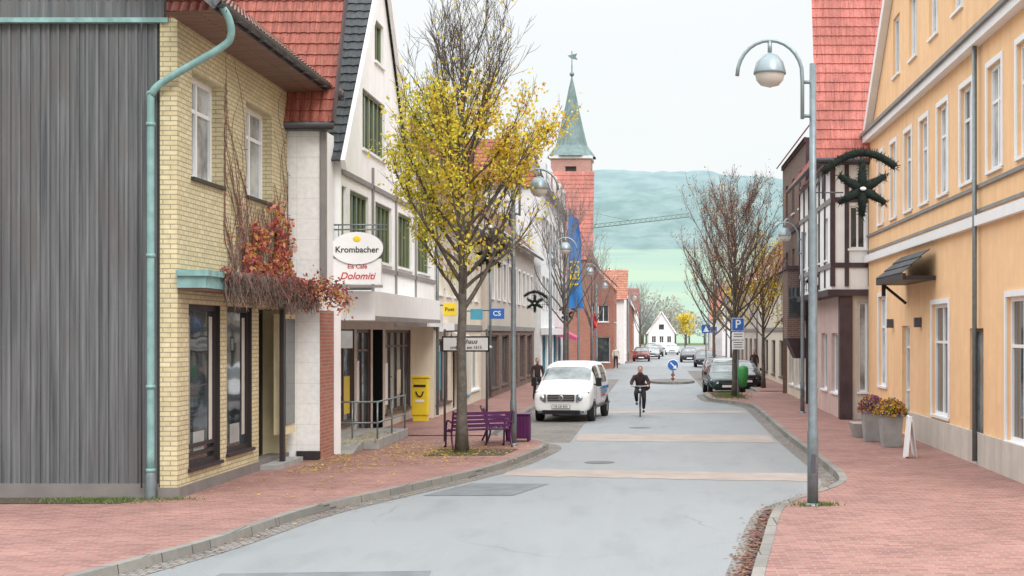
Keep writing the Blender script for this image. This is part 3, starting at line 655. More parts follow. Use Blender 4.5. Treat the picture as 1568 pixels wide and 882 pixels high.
for x in (5.705,6.15,6.9): B.t.box((x,46.105,4.4),(x+.14,46.149,8.5),m_timb)
B.t.box((5.6,46.0,4.1),(7.2,46.2,4.3),m_timb); B.t.box((5.6,46.2,4.1),(6.1,56.1,4.3),m_timb)
B.w.face([(5.75,56.15,4.3),(9,56.15,4.3),(9,56.15,8.6),(5.75,56.15,8.6)],m_wall_w2); B.w.face([(6.1,56.2,0),(9,56.2,0),(9,56.2,4.3),(6.1,56.2,4.3)],m_beige)
B.tiles((5.2,45.7,8.45),(1,0,0),(0,.27,.963),5.5,8.0,m_tpink,.235,.33,.03,6)
B.tiles((5.3,45.8,8.5),(0,1,0),(.6,0,.8),10.4,3.5,m_tpink,.3,.33,sp=4,lt=1.2)
B.t.tube([(5.15,45.66,8.4),(8,45.66,8.4)],.07,m_gut,8); B.t.box((5.25,45.75,8.3),(7.2,46.1,8.38),m_timb)
B.t.tube([(5.25,45.66,8.4),(5.25,56.2,8.4)],.07,m_gut,8)
B.done()
B=Bld('dark_timber_house',(6.2,57,0))
B.facade((6.0,56.5,0),FX,N,10,3.4,10.6,row(10,3,1.1,(5,6.5),nx=2)+row(10,3,1.1,(8,9.5),nx=2),m_bbr)
B.facade((6.2,56.5,0),FX,N,10,0,3.4,row(10,3,2.0,(.6,2.6),nx=2),m_cream)
B.w.face([(6.0,66.5,0),(12,66.5,0),(12,66.5,10.6),(6.0,66.5,10.6)],m_bbr); B.w.face([(6.0,56.5,0),(12,56.5,0),(12,56.5,10.6),(6.0,56.5,10.6)],m_timb)
B.t.box((5.3,56.6,2.7),(5.98,58.4,5.4),m_bbr); B.t.box((5.24,56.5,5.4),(5.98,58.5,5.55),m_timb); B.t.box((5.36,56.59,3.5),(5.85,56.598,4.7),m_glass); B.t.hexa([V(p) for p in ((5.65,56.9,1.9),(6.18,56.9,1.9),(6.18,58.2,1.9),(5.65,58.2,1.9),(5.3,56.6,2.7),(6.18,56.6,2.7),(6.18,58.4,2.7),(5.3,58.4,2.7))],m_timb)
B.tiles((5.75,56.3,10.5),(0,1,0),(.6,0,.8),10.4,5,m_tred,.3,.36,sp=4)
for z in (3.4,7.2,10.4): B.t.box((5.93,56.4,z),(6.01,66.5,z+.2),m_timb)
B.done()
W=22
B=rowhouse('cream_terraced_house',70,92,7.0,1,6.4,m_cream,m_tor,row(W,7,1.1,(4,5.5),nx=2),row(W,4,2.6,(.5,2.5),nx=2,f=m_brown,g=m_glb)); B.done()
W=26
B=rowhouse('orange_roofed_house',98,124,7.2,1,6.8,m_beige,m_tor,row(W,8,1.1,(4,5.5),nx=2),row(W,5,2.6,(.5,2.5),nx=2,f=m_brown,g=m_glb),depth=8); B.done()
# ============================================================ TREES
def tree(name,loc,H,th,rad,r0,seed,leafn,lmats,leafrule,twm,nl=26,sub=8,twn=5,leafsz=.09,elev=50,lean=0,pw=.9):
    R=random.Random(seed); e=grp(name,loc); br=MB(); lf=MB(); L0=V(loc); pts=[]
    n=12; tp=[]
    for i in range(n+1):
        t=i/n; tp.append(V((lean*t+R.uniform(-.05,.05)*t*H/8,R.uniform(-.05,.05)*t*H/8,H*.93*t)))
    tr=[r0*(1-t/n)**.8*(1.35 if t==0 else 1)+.008 for t in range(n+1)]
    br.tube(tp,tr,m_bark,9)
    def at(p,t):
        f=t*(len(p)-1); i=min(int(f),len(p)-2); return p[i].lerp(p[i+1],f-i),(p[i+1]-p[i]).normalized()
    def gro(p,d,L,r,ns,up,jit):
        out=[p.copy()]; d=d.copy()
        for i in range(ns):
            d=(d+UP*up/ns+V((R.gauss(0,jit),R.gauss(0,jit),R.gauss(0,jit*.6)))).normalized(); out.append(out[-1]+d*L/ns)
        return out
    for i in range(nl):
        f=(i/nl)**pw; h=th+(H*.82-th)*f; az=i*2.4+R.uniform(-.4,.4)
        p,_=at(tp,h/(H*.93)); el=math.radians(elev+R.uniform(-10,10)+18*f)
        d=V((math.cos(az)*math.cos(el),math.sin(az)*math.cos(el),math.sin(el)))
        L=min(rad/math.cos(el)*R.uniform(.8,1.1)*(1.15-.65*f), (H-h)/math.sin(el)*.95)
        rr=max(.014,r0*.42*(1-f)**.8); lp=gro(p,d,L,rr,7,.55,.09)
        br.tube(lp,[rr*(1-.85*q/7)+.004 for q in range(8)],m_bark if rr>.03 else twm,6 if rr>.03 else 4,cap=False)
        for j in range(sub):
            t=.2+.8*(j+R.random())/sub; q,dd=at(lp,min(t,.999)); a=R.uniform(.35,.9)
            sd=(dd+dd.orthogonal().normalized().lerp(V((R.gauss(0,1),R.gauss(0,1),R.gauss(0,.5))).normalized(),.8)*a+UP*.25).normalized()
            sl=L*R.uniform(.18,.42)*(1.1-.4*t)+.15; spth=gro(q,sd,sl,0,4,.5,.12); s0=max(.006,rr*.35*(1-t*.5))
            br.tube(spth,[s0,s0*.8,s0*.6,s0*.45,.004],twm,4,cap=False)
            for m in range(twn):
                q2,d2=at(spth,R.uniform(.2,.99)); td=(d2+V((R.gauss(0,1),R.gauss(0,1),R.gauss(.3,.6)))*.55).normalized()
                tw=gro(q2,td,R.uniform(.2,.55)*H/10,0,2,.3,.15); br.tube(tw,[.006,.005,.003],twm,3,cap=False)
                pts+=[tw[1],tw[2],q2]
    rng=R
    cnt=0; tries=0
    while cnt<leafn and tries<leafn*8:
        tries+=1; p=rng.choice(pts); w=leafrule(p)
        if rng.random()>w: continue
        ccl=.12
        q=p+V((rng.gauss(0,ccl),rng.gauss(0,ccl),rng.gauss(0,ccl)-.06))
        leafq(lf,q,leafsz,lmats(q,rng),rng); cnt+=1
    for mb in (br,lf):
        mb.v=[(v[0]+L0.x,v[1]+L0.y,v[2]+L0.z) for v in mb.v]
    br.obj('branches',e)
    if lf.f: lf.obj('foliage',e)
def rule1(p):
    w=1.0
    if p.z>7.7: w*=max(.03,1-(p.z-7.7)/1.4)
    if p.x>.5 and p.z<6.4: w*=.22
    if p.z>8.8: w*=.3
    w*=.12+1.3*max(0,noise.noise(p*1.5+V((3,1,2)))+.32)
    return w
def lm1(q,R):
    x=R.random()
    if q.x<-.6: return L_g if x<.40 else L_y
    if q.z>6 and q.x>.2: return L_o if x<.30 else L_y
    return L_y if x<.72 else (L_g if x<.90 else L_o)
tree('autumn_tree',(-4.45,33.4,.12),10.5,3.3,2.05,.125,5,13500,lm1,rule1,m_twig,nl=44,sub=10,twn=6,leafsz=.105,elev=46)
lmb=lambda q,R: L_br if R.random()<.7 else L_o
tree('bare_tree',(-4.05,66,.12),9.2,3.0,1.9,.10,8,150,lmb,lambda p:.5,m_twigg,nl=34,sub=8,twn=6,elev=50)
tree('bare_tree',(-4.1,96,.12),8.4,2.8,2.1,.10,18,100,lmb,lambda p:.5,m_twigg,nl=26,sub=7,twn=4,elev=50)
tree('bare_tree',(3.55,62.6,.12),9.0,2.6,2.75,.12,21,3800,lambda q,R:L_br if R.random()<.85 else L_o,lambda p:.6,m_twigr,nl=48,sub=10,twn=8,elev=40)
tree('yellow_leaved_tree',(5.6,73,.12),7.4,2.4,2.1,.10,25,2300,lambda q,R:L_y if R.random()<.6 else L_o,lambda p:1 if p.z<5.4 else .12,m_twigr,nl=30,sub=8,twn=5,elev=44,leafsz=.13)
tree('bare_tree',(3.9,92,.12),8.6,2.6,2.6,.12,29,900,lmb,lambda p:.6,m_twigr,nl=32,sub=8,twn=6,elev=44)
tree('bare_tree',(-1.35,150,.12),7.5,2.4,2.2,.1,33,60,lmb,lambda p:.5,m_twigg,nl=24,sub=7,twn=5)
tree('yellow_leaved_tree',(5.6,252,0),5.8,1.5,2.0,.12,37,1500,lambda q,R:L_y,lambda p:1,m_twigg,nl=20,sub=6,twn=4,leafsz=.3)
tree('yellow_leaved_tree',(6.4,118,.12),6.8,2.0,2.0,.1,39,1500,lambda q,R:R.choice([L_y,L_o]),lambda p:1 if p.z<5 else .3,m_twigr,nl=20,sub=6,twn=4,leafsz=.16)
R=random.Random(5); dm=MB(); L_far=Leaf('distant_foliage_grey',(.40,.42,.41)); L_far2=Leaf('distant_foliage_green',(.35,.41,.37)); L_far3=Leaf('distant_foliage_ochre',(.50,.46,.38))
for i in range(120):
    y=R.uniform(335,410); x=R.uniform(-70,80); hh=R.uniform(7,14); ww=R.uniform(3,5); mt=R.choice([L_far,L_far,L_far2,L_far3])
    dm.tube([(x,y,0),(x,y,hh*.6)],.25,m_twigg,5)
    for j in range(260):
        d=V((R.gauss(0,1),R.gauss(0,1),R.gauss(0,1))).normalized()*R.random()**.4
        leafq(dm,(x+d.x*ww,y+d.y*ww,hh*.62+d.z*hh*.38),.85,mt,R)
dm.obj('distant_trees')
# ============================================================ fallen leaves, grass
R=random.Random(9); fl=MB(); rko=offs(RK,.18); lko=offs(LK,-.14)
for i in range(3600):
    k_=R.random()
    if k_<.38: p=(-4.9+R.gauss(0,.85),33.6+R.gauss(0,1.4)); z=.13
    elif k_<.66: p=(-7.3+abs(R.gauss(0,.8)),R.uniform(28.5,37)); z=.13
    elif k_<.80:
        q=R.choice(rko[:70]); p=(q.x+R.gauss(0,.10),q.y+R.uniform(-.6,.6)); z=.012
    elif k_<.88:
        q=R.choice(lko[:70]); p=(q.x+R.gauss(0,.10),q.y+R.uniform(-.6,.6)); z=.012
    elif k_<.94: p=(R.uniform(-7.8,-5),R.uniform(24,34)); z=.13
    else: p=(3.3+R.gauss(0,.5),62.5+R.gauss(0,2)); z=.13
    if z>.1 and k_<.94 and (p[0]<-7.85 or p[0]>-2.9): continue
    if -7.9<p[0]<-6.5 and 32.9<p[1]<38.5 and z>.1: z=.375
    leafq(fl,(p[0],p[1],z+R.uniform(0,.012)),.075,R.choice([L_y,L_y,L_o,L_br] if k_<.66 or k_>.88 else [L_br,L_br,L_p,L_o]),R,True)
for i in range(700):
    y=R.uniform(17,23.5); q=min(RK,key=lambda p:abs(p.y-y)); leafq(fl,(q.x-.12+R.gauss(0,.06),y,.014+R.uniform(0,.02)),.09,R.choice([L_br,L_p,L_br]),R,True)
fl.obj('fallen_leaves')
gr=MB()
def tuft(x,y,z,n,sx,sy,h):
    for i in range(n):
        a=R.uniform(0,6.28); p=V((x+R.gauss(0,sx),y+R.gauss(0,sy),z)); d=V((math.cos(a)*.012,math.sin(a)*.012,0)); hh=h*R.uniform(.5,1.2)
        gr.face([p-d,p+d,p+V((R.gauss(0,.03),R.gauss(0,.03),hh))],L_gr)
tuft(2.62,23.2,.12,240,.18,.10,.07); tuft(3.4,63.5,.12,900,.35,1.4,.12); tuft(-9.2,23.75,.125,900,.5,.18,.05); tuft(-4.4,33.3,.125,120,.2,.2,.08); tuft(-8.0,24.0,.12,100,.2,.06,.06)
gr.obj('grass')
sl=MB(); sl.face([(-13,23.3,.128),(-8.7,23.4,.128),(-8.4,24.2,.128),(-13,24.2,.128)],m_soil)
sl.face([(-5.25,32.4,.126),(-3.4,32.6,.126),(-3.2,34.5,.126),(-5.1,34.4,.126)],m_soil); sl.face([(2.7,61.3,.126),(4,61,.126),(4,66.5,.126),(2.6,66.6,.126)],m_soil); sl.obj('planting_soil')
# ============================================================ STREET LAMPS
def needles(mb,path,r,n,R):
    for i in range(n):
        f=R.random()*(len(path)-1); j=int(f); p=path[j].lerp(path[j+1],f-j)
        d=V((R.gauss(0,1),R.gauss(0,1),R.gauss(0,1))).normalized(); q=d.orthogonal().normalized()*.012
        mb.face([p+d*r*.5-q,p+d*r*.5+q,p+d*(r+R.uniform(.02,.06))],m_pine)
def star(parent,c,s,side,R):
    mb=MB(); c=V(c)
    arc=[c+V((side*(-.62+1.15*t)*s,0,(.10+.48*math.sin(math.pi*(.12+.70*t)))*s)) for t in [i/12 for i in range(13)]]
    mb.tube(arc,.06*s,m_pine,7); needles(mb,arc,.08*s,500,R)
    for k_ in range(6):
        a=math.pi/2+k_*math.pi/3; p=[c,c+V((math.cos(a),0,math.sin(a)))*.43*s]
        mb.tube([p[0],p[0].lerp(p[1],.5),p[1]],[.10*s,.07*s,.04*s],m_pine,7); needles(mb,[p[0],p[0].lerp(p[1],.5),p[1]],.08*s,170,R)
    mb.ell((c.x,c.y-.11*s,c.z),(.05*s,.03*s,.03*s),m_wht)
    mb.tube([c+V((-side*.62*s,0,-.15*s)),arc[0],arc[2]],.018*s,m_gut,6); mb.tube([c+V((0,0,.38*s)),c+V((0,0,.55*s))],.012*s,m_gut,5)
    mb.tube([c+V((-side*.75*s,0,.0)),arc[0]],.015*s,m_gut,5); mb.tube([c+V((-side*.75*s,0,-.05*s)),c+V((-side*.3*s,0,-.05*s))],.012*s,m_gut,5)
    mb.obj('fir_star_decoration',parent)
def lamp(loc,H,side,starz=None,stars=1,seed=1):
    s=H/7.2; x,y,z0=loc; e=grp('street_lamp',loc); mb=MB()
    mb.tube([(x,y,z0),(x,y,z0+1.2*s),(x,y,z0+1.25*s),(x,y,z0+4.8*s),(x,y,z0+4.85*s),(x,y,z0+H)],[.09*s,.09*s,.075*s,.070*s,.058*s,.055*s],m_steel,14)
    mb.lathe((x,y,z0),[(.14*s,0),(.14*s,.03),(.095*s,.06)],m_steel,14)
    mb.box((x-.035,y-.095*s,z0+.55),(x+.035,y-.07*s,z0+.85),m_gut)
    ax=x-side*.17*s; top=z0+H
    pth=[V((ax,y,top-.9*s)),V((ax,y,top-.3*s))]+[V((ax-side*(.53*s-.53*s*math.cos(a)),y,top-.20*s+.58*s*math.sin(a))) for a in [math.pi*i/14 for i in range(1,15)]]
    mb.tube(pth,.032*s,m_alu,8)
    for zz in (top-.85*s,top-.3*s): mb.tube([(x,y,zz),(ax,y,zz)],.03*s,m_steel,8)
    hx=ax-side*.53*s; hz_=top-.20*s+.58*s
    mb.tube([(hx,y,hz_),(hx,y,hz_-.22*s)],.035*s,m_alu,8)
    mb.lathe((hx,y,hz_-.52*s),[(.03*s,.32*s),(.12*s,.28*s),(.22*s,.16*s),(.265*s,.0),(.265*s,-.03*s),(.24*s,-.03*s)],m_alu,24)
    mb.obj('pole_and_head',e)
    m2=MB(); m2.lathe((hx,y,hz_-.55*s),[(.24*s,.0),(.22*s,-.10*s),(.15*s,-.18*s),(.02*s,-.215*s)],m_globe,24); m2.obj('globe',e)
    if starz: star(e,(x+side*.78*stars,y,starz),stars,side,random.Random(seed))
lamp((2.58,23.2,.10),7.15,1,5.22,1.02,1)
lamp((-3.46,35.6,.12),6.5,-1,4.75,.8,2)
lamp((-4.15,58,.12),6.3,-1,4.1,.8,3)
lamp((-4.15,80,.12),6.3,-1,3.9,.8,4)
lamp((5.2,50,.12),6.3,1,4.45,.8,5)
lamp((-4.1,104,.12),6.3,-1); lamp((-2.4,140,.12),6.3,-1)
lamp((5.3,104,.12),6.3,1); lamp((5.4,140,.12),6.3,1)
# ============================================================ STREET FURNITURE
def bench(loc,rz):
    e=grp('park_bench',loc,rz); mb=MB(); W_=.72
    sp_=[(-.22,.40),(-.12,.43),(0,.43),(.12,.42),(.2,.43)]
    for y,z in sp_: mb.box((-W_,y-.04,z),(W_,y+.04,z+.025),m_purp)
    for y,z in ((.27,.54),(.30,.64),(.33,.74),(.36,.84)): mb.box((-W_,y-.012,z-.035),(W_,y+.018,z+.04),m_purp)
    for s in (-1,1):
        x=s*(W_+.02)
        mb.tube(smooth([(x,-.30,0),(x,-.27,.35),(x,-.22,.60),(x,-.05,.66),(x,.25,.62),(x,.33,.60)],4),.024,m_purp,8)
        mb.tube(smooth([(x,.34,0),(x,.22,.30),(x,.26,.52),(x,.38,.92)],4),.024,m_purp,8)
        mb.tube([(x,-.26,.40),(x,.23,.40)],.02,m_purp,8); mb.tube([(x,-.30,.01),(x,-.40,.01)],.03,m_purp,6)
    mb.obj('slats_and_frame',e,local=True)
bench((-4.25,35.0,.12),math.radians(204)); bench((-3.95,36.4,.12),math.radians(100))
e=grp('litter_bin',(-3.45,37.0,.12)); mb=MB()
mb.box((-3.74,36.75,.2),(-3.18,37.25,.78),m_purp)
for i in range(7): mb.box((-3.73+i*.083,36.73,.22),(-3.68+i*.083,36.749,.76),m_purp)
for i in range(6): mb.box((-3.179,36.76+i*.083,.22),(-3.16,36.81+i*.083,.76),m_purp)
mb.box((-3.78,36.71,.80),(-3.14,37.29,.84),m_purp); 
for p in ((-3.7,36.8),(-3.2,36.8),(-3.7,37.2),(-3.2,37.2)): mb.box((p[0]-.03,p[1]-.03,.12),(p[0]+.03,p[1]+.03,.82),m_purp)
mb.obj('casing',e,bevel=.008)
e=grp('post_box',(-7.35,45.5,.12)); mb=MB()
mb.box((-7.62,45.3,.30),(-7.10,45.75,1.48),m_yel); mb.obj('body',e,bevel=.03); mb=MB()
mb.box((-7.58,45.34,.12),(-7.14,45.71,.30),m_yel); mb.box((-7.65,45.27,1.485),(-7.07,45.78,1.54),m_yel)
mb.box((-7.55,45.285,1.2),(-7.17,45.298,1.27),m_blk); mb.box((-7.50,45.287,.72),(-7.22,45.298,.80),m_wht)
mb.tube(smooth([(-7.48,45.28,1.06),(-7.40,45.27,.92),(-7.30,45.27,.92),(-7.24,45.28,1.06)],4),.022,m_blk,6); mb.obj('slot_and_label',e)
e=grp('pub_sign',(-6.85,33.5,5)); mb=MB(); y=32.9
mb.tube([(-7.6,y,5.38),(-6.1,y,5.38)],.018,m_steel,6); mb.tube([(-7.6,y,5.27),(-6.1,y,5.27)],.018,m_steel,6)
for x in (-7.2,-6.35): mb.tube([(x,y,5.4),(x,y,5.0)],.012,m_steel,6)
mb.box((-7.3,y-.06,4.02),(-6.22,y+.06,4.60),m_wht)
ov=[V((-6.76+.60*math.cos(a),y,4.84+.37*math.sin(a))) for a in [2*math.pi*i/32 for i in range(32)]]
mb.face([p+V((0,-.1,0)) for p in ov],m_wht); mb.face([p+V((0,.1,0)) for p in ov[::-1]],m_wht)
for i in range(32): a,b_=ov[i],ov[(i+1)%32]; mb.face([a+V((0,-.1,0)),a+V((0,.1,0)),b_+V((0,.1,0)),b_+V((0,-.1,0))],m_gut)
mb.box((-7.32,y-.05,3.94),(-6.20,y+.05,4.0),m_timb2)
mb.obj('panels',e)
text('Krombacher',(-6.76,y-.105,4.80),.195,m_blk,e); text('Eis Café',(-6.76,y-.065,4.42),.14,m_red,e); text('Dolomiti',(-6.76,y-.065,4.2),.22,m_red,e,ital=.3)
mb=MB(); mb.ell((-6.76,y-.105,5.05),(.09,.01,.07),m_yel); mb.obj('crest',e)
e=grp('shop_sign',(-4.8,38,2.8)); mb=MB(); y=36.9
mb.box((-5.42,y-.03,2.42),(-4.2,y+.03,2.82),m_blk); mb.box((-5.38,y-.034,2.46),(-4.24,y-.031,2.78),m_wht)
mb.tube([(-5.35,y,.12),(-5.35,y,3.0)],.03,m_gut,8); mb.tube([(-4.27,y,.12),(-4.27,y,3.0)],.03,m_gut,8); mb.tube([(-5.35,y,2.95),(-4.27,y,2.95)],.02,m_gut,6)
mb.obj('board',e); text('Teehaus',(-4.8,y-.036,2.68),.17,m_blk,e,ital=.3); text('und Café am 1615',(-4.8,y-.036,2.53),.11,m_blk,e)
def wallsign(name,x0,x1,y,z0,z1,mat,s,sm,size):
    e=grp(name,((x0+x1)/2,y,z0)); mb=MB(); mb.box((x0,y-.06,z0),(x1,y+.06,z1),mat); mb.box((x0-.4,y-.015,z1-.1),(x0,y+.015,z1-.06),m_gut); mb.obj('panel',e,bevel=.01)
    if s: text(s,((x0+x1)/2,y-.065,(z0+z1)/2),size,sm,e)
wallsign('post_office_sign',-6.8,-6.38,46.6,3.45,3.88,m_yel,'Post',m_blk,.17)
wallsign('bank_sign',-6.8,-6.35,53.5,3.4,3.8,m_cblue,'',m_wht,.2)
wallsign('shop_sign',-6.3,-5.75,55.5,3.45,3.85,m_blue,'CS',m_wht,.26)
def flag(name,x,y,z0,z1,w,mat,s,sm,pole=True):
    e=grp(name,(x,y,.12)); mb=MB()
    if pole: mb.tube([(x,y,.1),(x,y,z1+.4)],[.05,.03],m_steel,8); mb.tube([(x,y,z1+.05),(x+w,y,z1+.05)],.015,m_steel,6)
    n=12;m=24; vs=[];fs=[]
    for i in range(m+1):
        for j in range(n+1):
            t=j/n; v=i/m; vs.append((x+.04+w*t*(1-.15*math.sin(v*3))*(.55+.45*min(1,(1-v)*3+.2)),y+.10*math.sin(t*5+v*6),z0+(z1-z0)*v-.25*t*v))
    for i in range(m):
        for j in range(n): a=i*(n+1)+j; fs.append((a,a+1,a+n+2,a+n+1))
    mb.add(vs,fs,mat,True); mb.obj('cloth_and_pole',e)
    if s: text(s,(x+w*.5,y-.2,z0+(z1-z0)*.36),w*.9,sm,e,rot=(math.pi/2,math.radians(-90),0))
flag('blue_flag',-4.5,76,4.2,9.2,.78,m_flag,'TEDI',m_yel)
flag('red_flag',-3.9,92,3.2,4.2,.3,m_red,'',m_wht)
e=grp('magenta_awning',(-5.6,100,2.5)); mb=MB(); mb.hexa([V(p) for p in ((-6.58,97,2.7),(-5.2,97,2.4),(-5.2,103,2.4),(-6.58,103,2.7),(-6.58,97,3.3),(-5.2,97,2.6),(-5.2,103,2.6),(-6.58,103,3.3))],m_pink); mb.obj('canvas',e)
e=grp('parking_sign',(3.65,61.8,.12)); mb=MB()
mb.tube([(3.65,61.8,.1),(3.65,61.8,3.6)],.035,m_steel,8); mb.box((3.38,61.74,2.98),(3.92,61.76,3.55),m_wht); mb.box((3.40,61.733,3.0),(3.90,61.739,3.53),m_blue)
mb.box((3.40,61.74,2.62),(3.90,61.76,2.94),m_wht); mb.box((3.40,61.74,2.2),(3.90,61.76,2.58),m_wht)
for z in (2.86,2.76,2.5,2.4,2.3): mb.box((3.46,61.736,z-.02),(3.84,61.739,z+.015),m_gut)
mb.obj('post_and_plates',e,bevel=.004); text('P',(3.65,61.728,3.27),.5,m_wht,e)
e=grp('green_waste_bin',(3.85,61.6,.5)); mb=MB(); mb.lathe((3.86,61.6,.6),[(.02,0),(.16,.02),(.22,.5),(.23,.7),(.2,.84),(.08,.9),(.01,.91)],Mt('green_plastic',(.05,.30,.07),.5),16); mb.obj('bin',e)
e=grp('keep_right_sign',(1.15,83,.12)); mb=MB(); mb.tube([(1.15,83,.1),(1.15,83,1.3)],.04,m_steel,8)
mb.lathe((1.15,82.95,1.05),[(.001,.02),(.31,.02),(.33,.0),(.33,-.02)],m_wht,28,'y'); mb.lathe((1.15,82.945,1.05),[(.001,.024),(.30,.024)],m_blue,28,'y')
mb.bar((1.0,82.915,1.2),(1.28,82.915,.92),.012,.07,m_wht); mb.face([(1.36,82.91,.84),(1.33,82.91,1.06),(1.13,82.91,.86)],m_wht)
mb.box((1.05,83.2,.12),(1.25,83.35,.62),m_wht); mb.box((1.045,83.19,.2),(1.255,83.36,.3),m_red); mb.box((1.045,83.19,.42),(1.255,83.36,.52),m_red); mb.obj('disc_and_post',e)
for i,(x,y) in enumerate(((3.5,95),(5.4,128))):
    e=grp('pedestrian_sign',(x,y,.12)); mb=MB(); mb.tube([(x,y,.1),(x,y,3.5)],.035,m_steel,8); mb.box((x-.28,y-.06,2.9),(x+.28,y-.04,3.46),m_blue); mb.face([(x-.19,y-.065,2.98),(x+.19,y-.065,2.98),(x,y-.065,3.38)],m_wht); mb.obj('plate',e)
m_fy=Leaf('flower_yellow',(.80,.50,.04)); m_fp=Leaf('flower_purple',(.36,.09,.30)); m_fg=Leaf('flower_foliage',(.09,.14,.04)); R=random.Random(4)
def planter(x,y,w,h,cols):
    e=grp('flower_planter',(x,y,.12)); mb=MB(); a=w*.38;b_=w*.5
    def ringp(r,z): return [V((x-r,y-r,z)),V((x+r,y-r,z)),V((x+r,y+r,z)),V((x-r,y+r,z))]
    mb.hexa(ringp(a,.12)+ringp(b_,.12+h),m_conc); mb.hexa(ringp(b_+.02,.121+h)+ringp(b_+.02,.17+h),m_conc); mb.obj('pot',e,bevel=.012); fb=MB()
    for i in range(1700):
        d=V((R.gauss(0,1),R.gauss(0,1),R.gauss(0,1))).normalized(); d.z=abs(d.z); rr=R.uniform(.85,1.15)
        p=V((x,y,.14+h))+V((d.x*w*.68*rr,d.y*w*.68*rr,d.z*.38*rr)); 
        leafq(fb,p,.065,R.choice(cols) if R.random()<.8 else m_fg,R)
    fb.ell((x,y,.16+h),(w*.46,w*.46,.24),m_fg); fb.obj('flowers',e)
planter(5.82,35.2,.55,.74,[m_fy,m_fy,m_fy,m_fp]); planter(5.62,36.9,.5,.74,[m_fp,m_fp,m_fy])
e=grp('flower_planter',(5.35,38.3,.12)); mb=MB(); mb.hexa([V(p) for p in ((5.4,38.1,.12),(6.1,38.1,.12),(6.1,38.9,.12),(5.4,38.9,.12),(5.3,38,.5),(6.2,38,.5),(6.2,39,.5),(5.3,39,.5))],m_conc); mb.obj('pot',e)
e=grp('sandwich_board',(5.75,32.2,.12)); mb=MB(); mb.bar((5.62,32.0,.12),(5.74,32.2,1.0),.03,.5,m_wht); mb.bar((5.9,32.4,.12),(5.76,32.2,1.0),.03,.5,m_wht); mb.obj('boards',e)
e=grp('construction_crane',(-20,400,0)); mb=MB(); m_cr=Mt('crane_grey',(.22,.29,.29),.6)
def truss(a,b_,w,n):
    a=V(a);b_=V(b_); o=[V((0,0,0)),V((0,w,0)),V((0,w/2,w))] if abs((b_-a).x)>5 else [V((0,0,0)),V((w,0,0)),V((w/2,w,0))]
    for q in o: mb.tube([a+q,b_+q],.11,m_cr,4)
    for i in range(n):
        for j in range(3): mb.tube([a.lerp(b_,i/n)+o[j],a.lerp(b_,(i+1)/n)+o[(j+1)%3]],.06,m_cr,3)
truss((-20,400,0),(-20,400,33),1.2,20); truss((-27,400,31),(10,400,35.3),1.0,26); mb.tube([(-20,400,37),(-6,400,34.2)],.07,m_cr,4); mb.tube([(-20,400,33),(-20,400,37)],.2,m_cr,4); mb.box((-27,399.5,28.5),(-25,401,31),m_conc)
mb.obj('mast_and_jib',e)
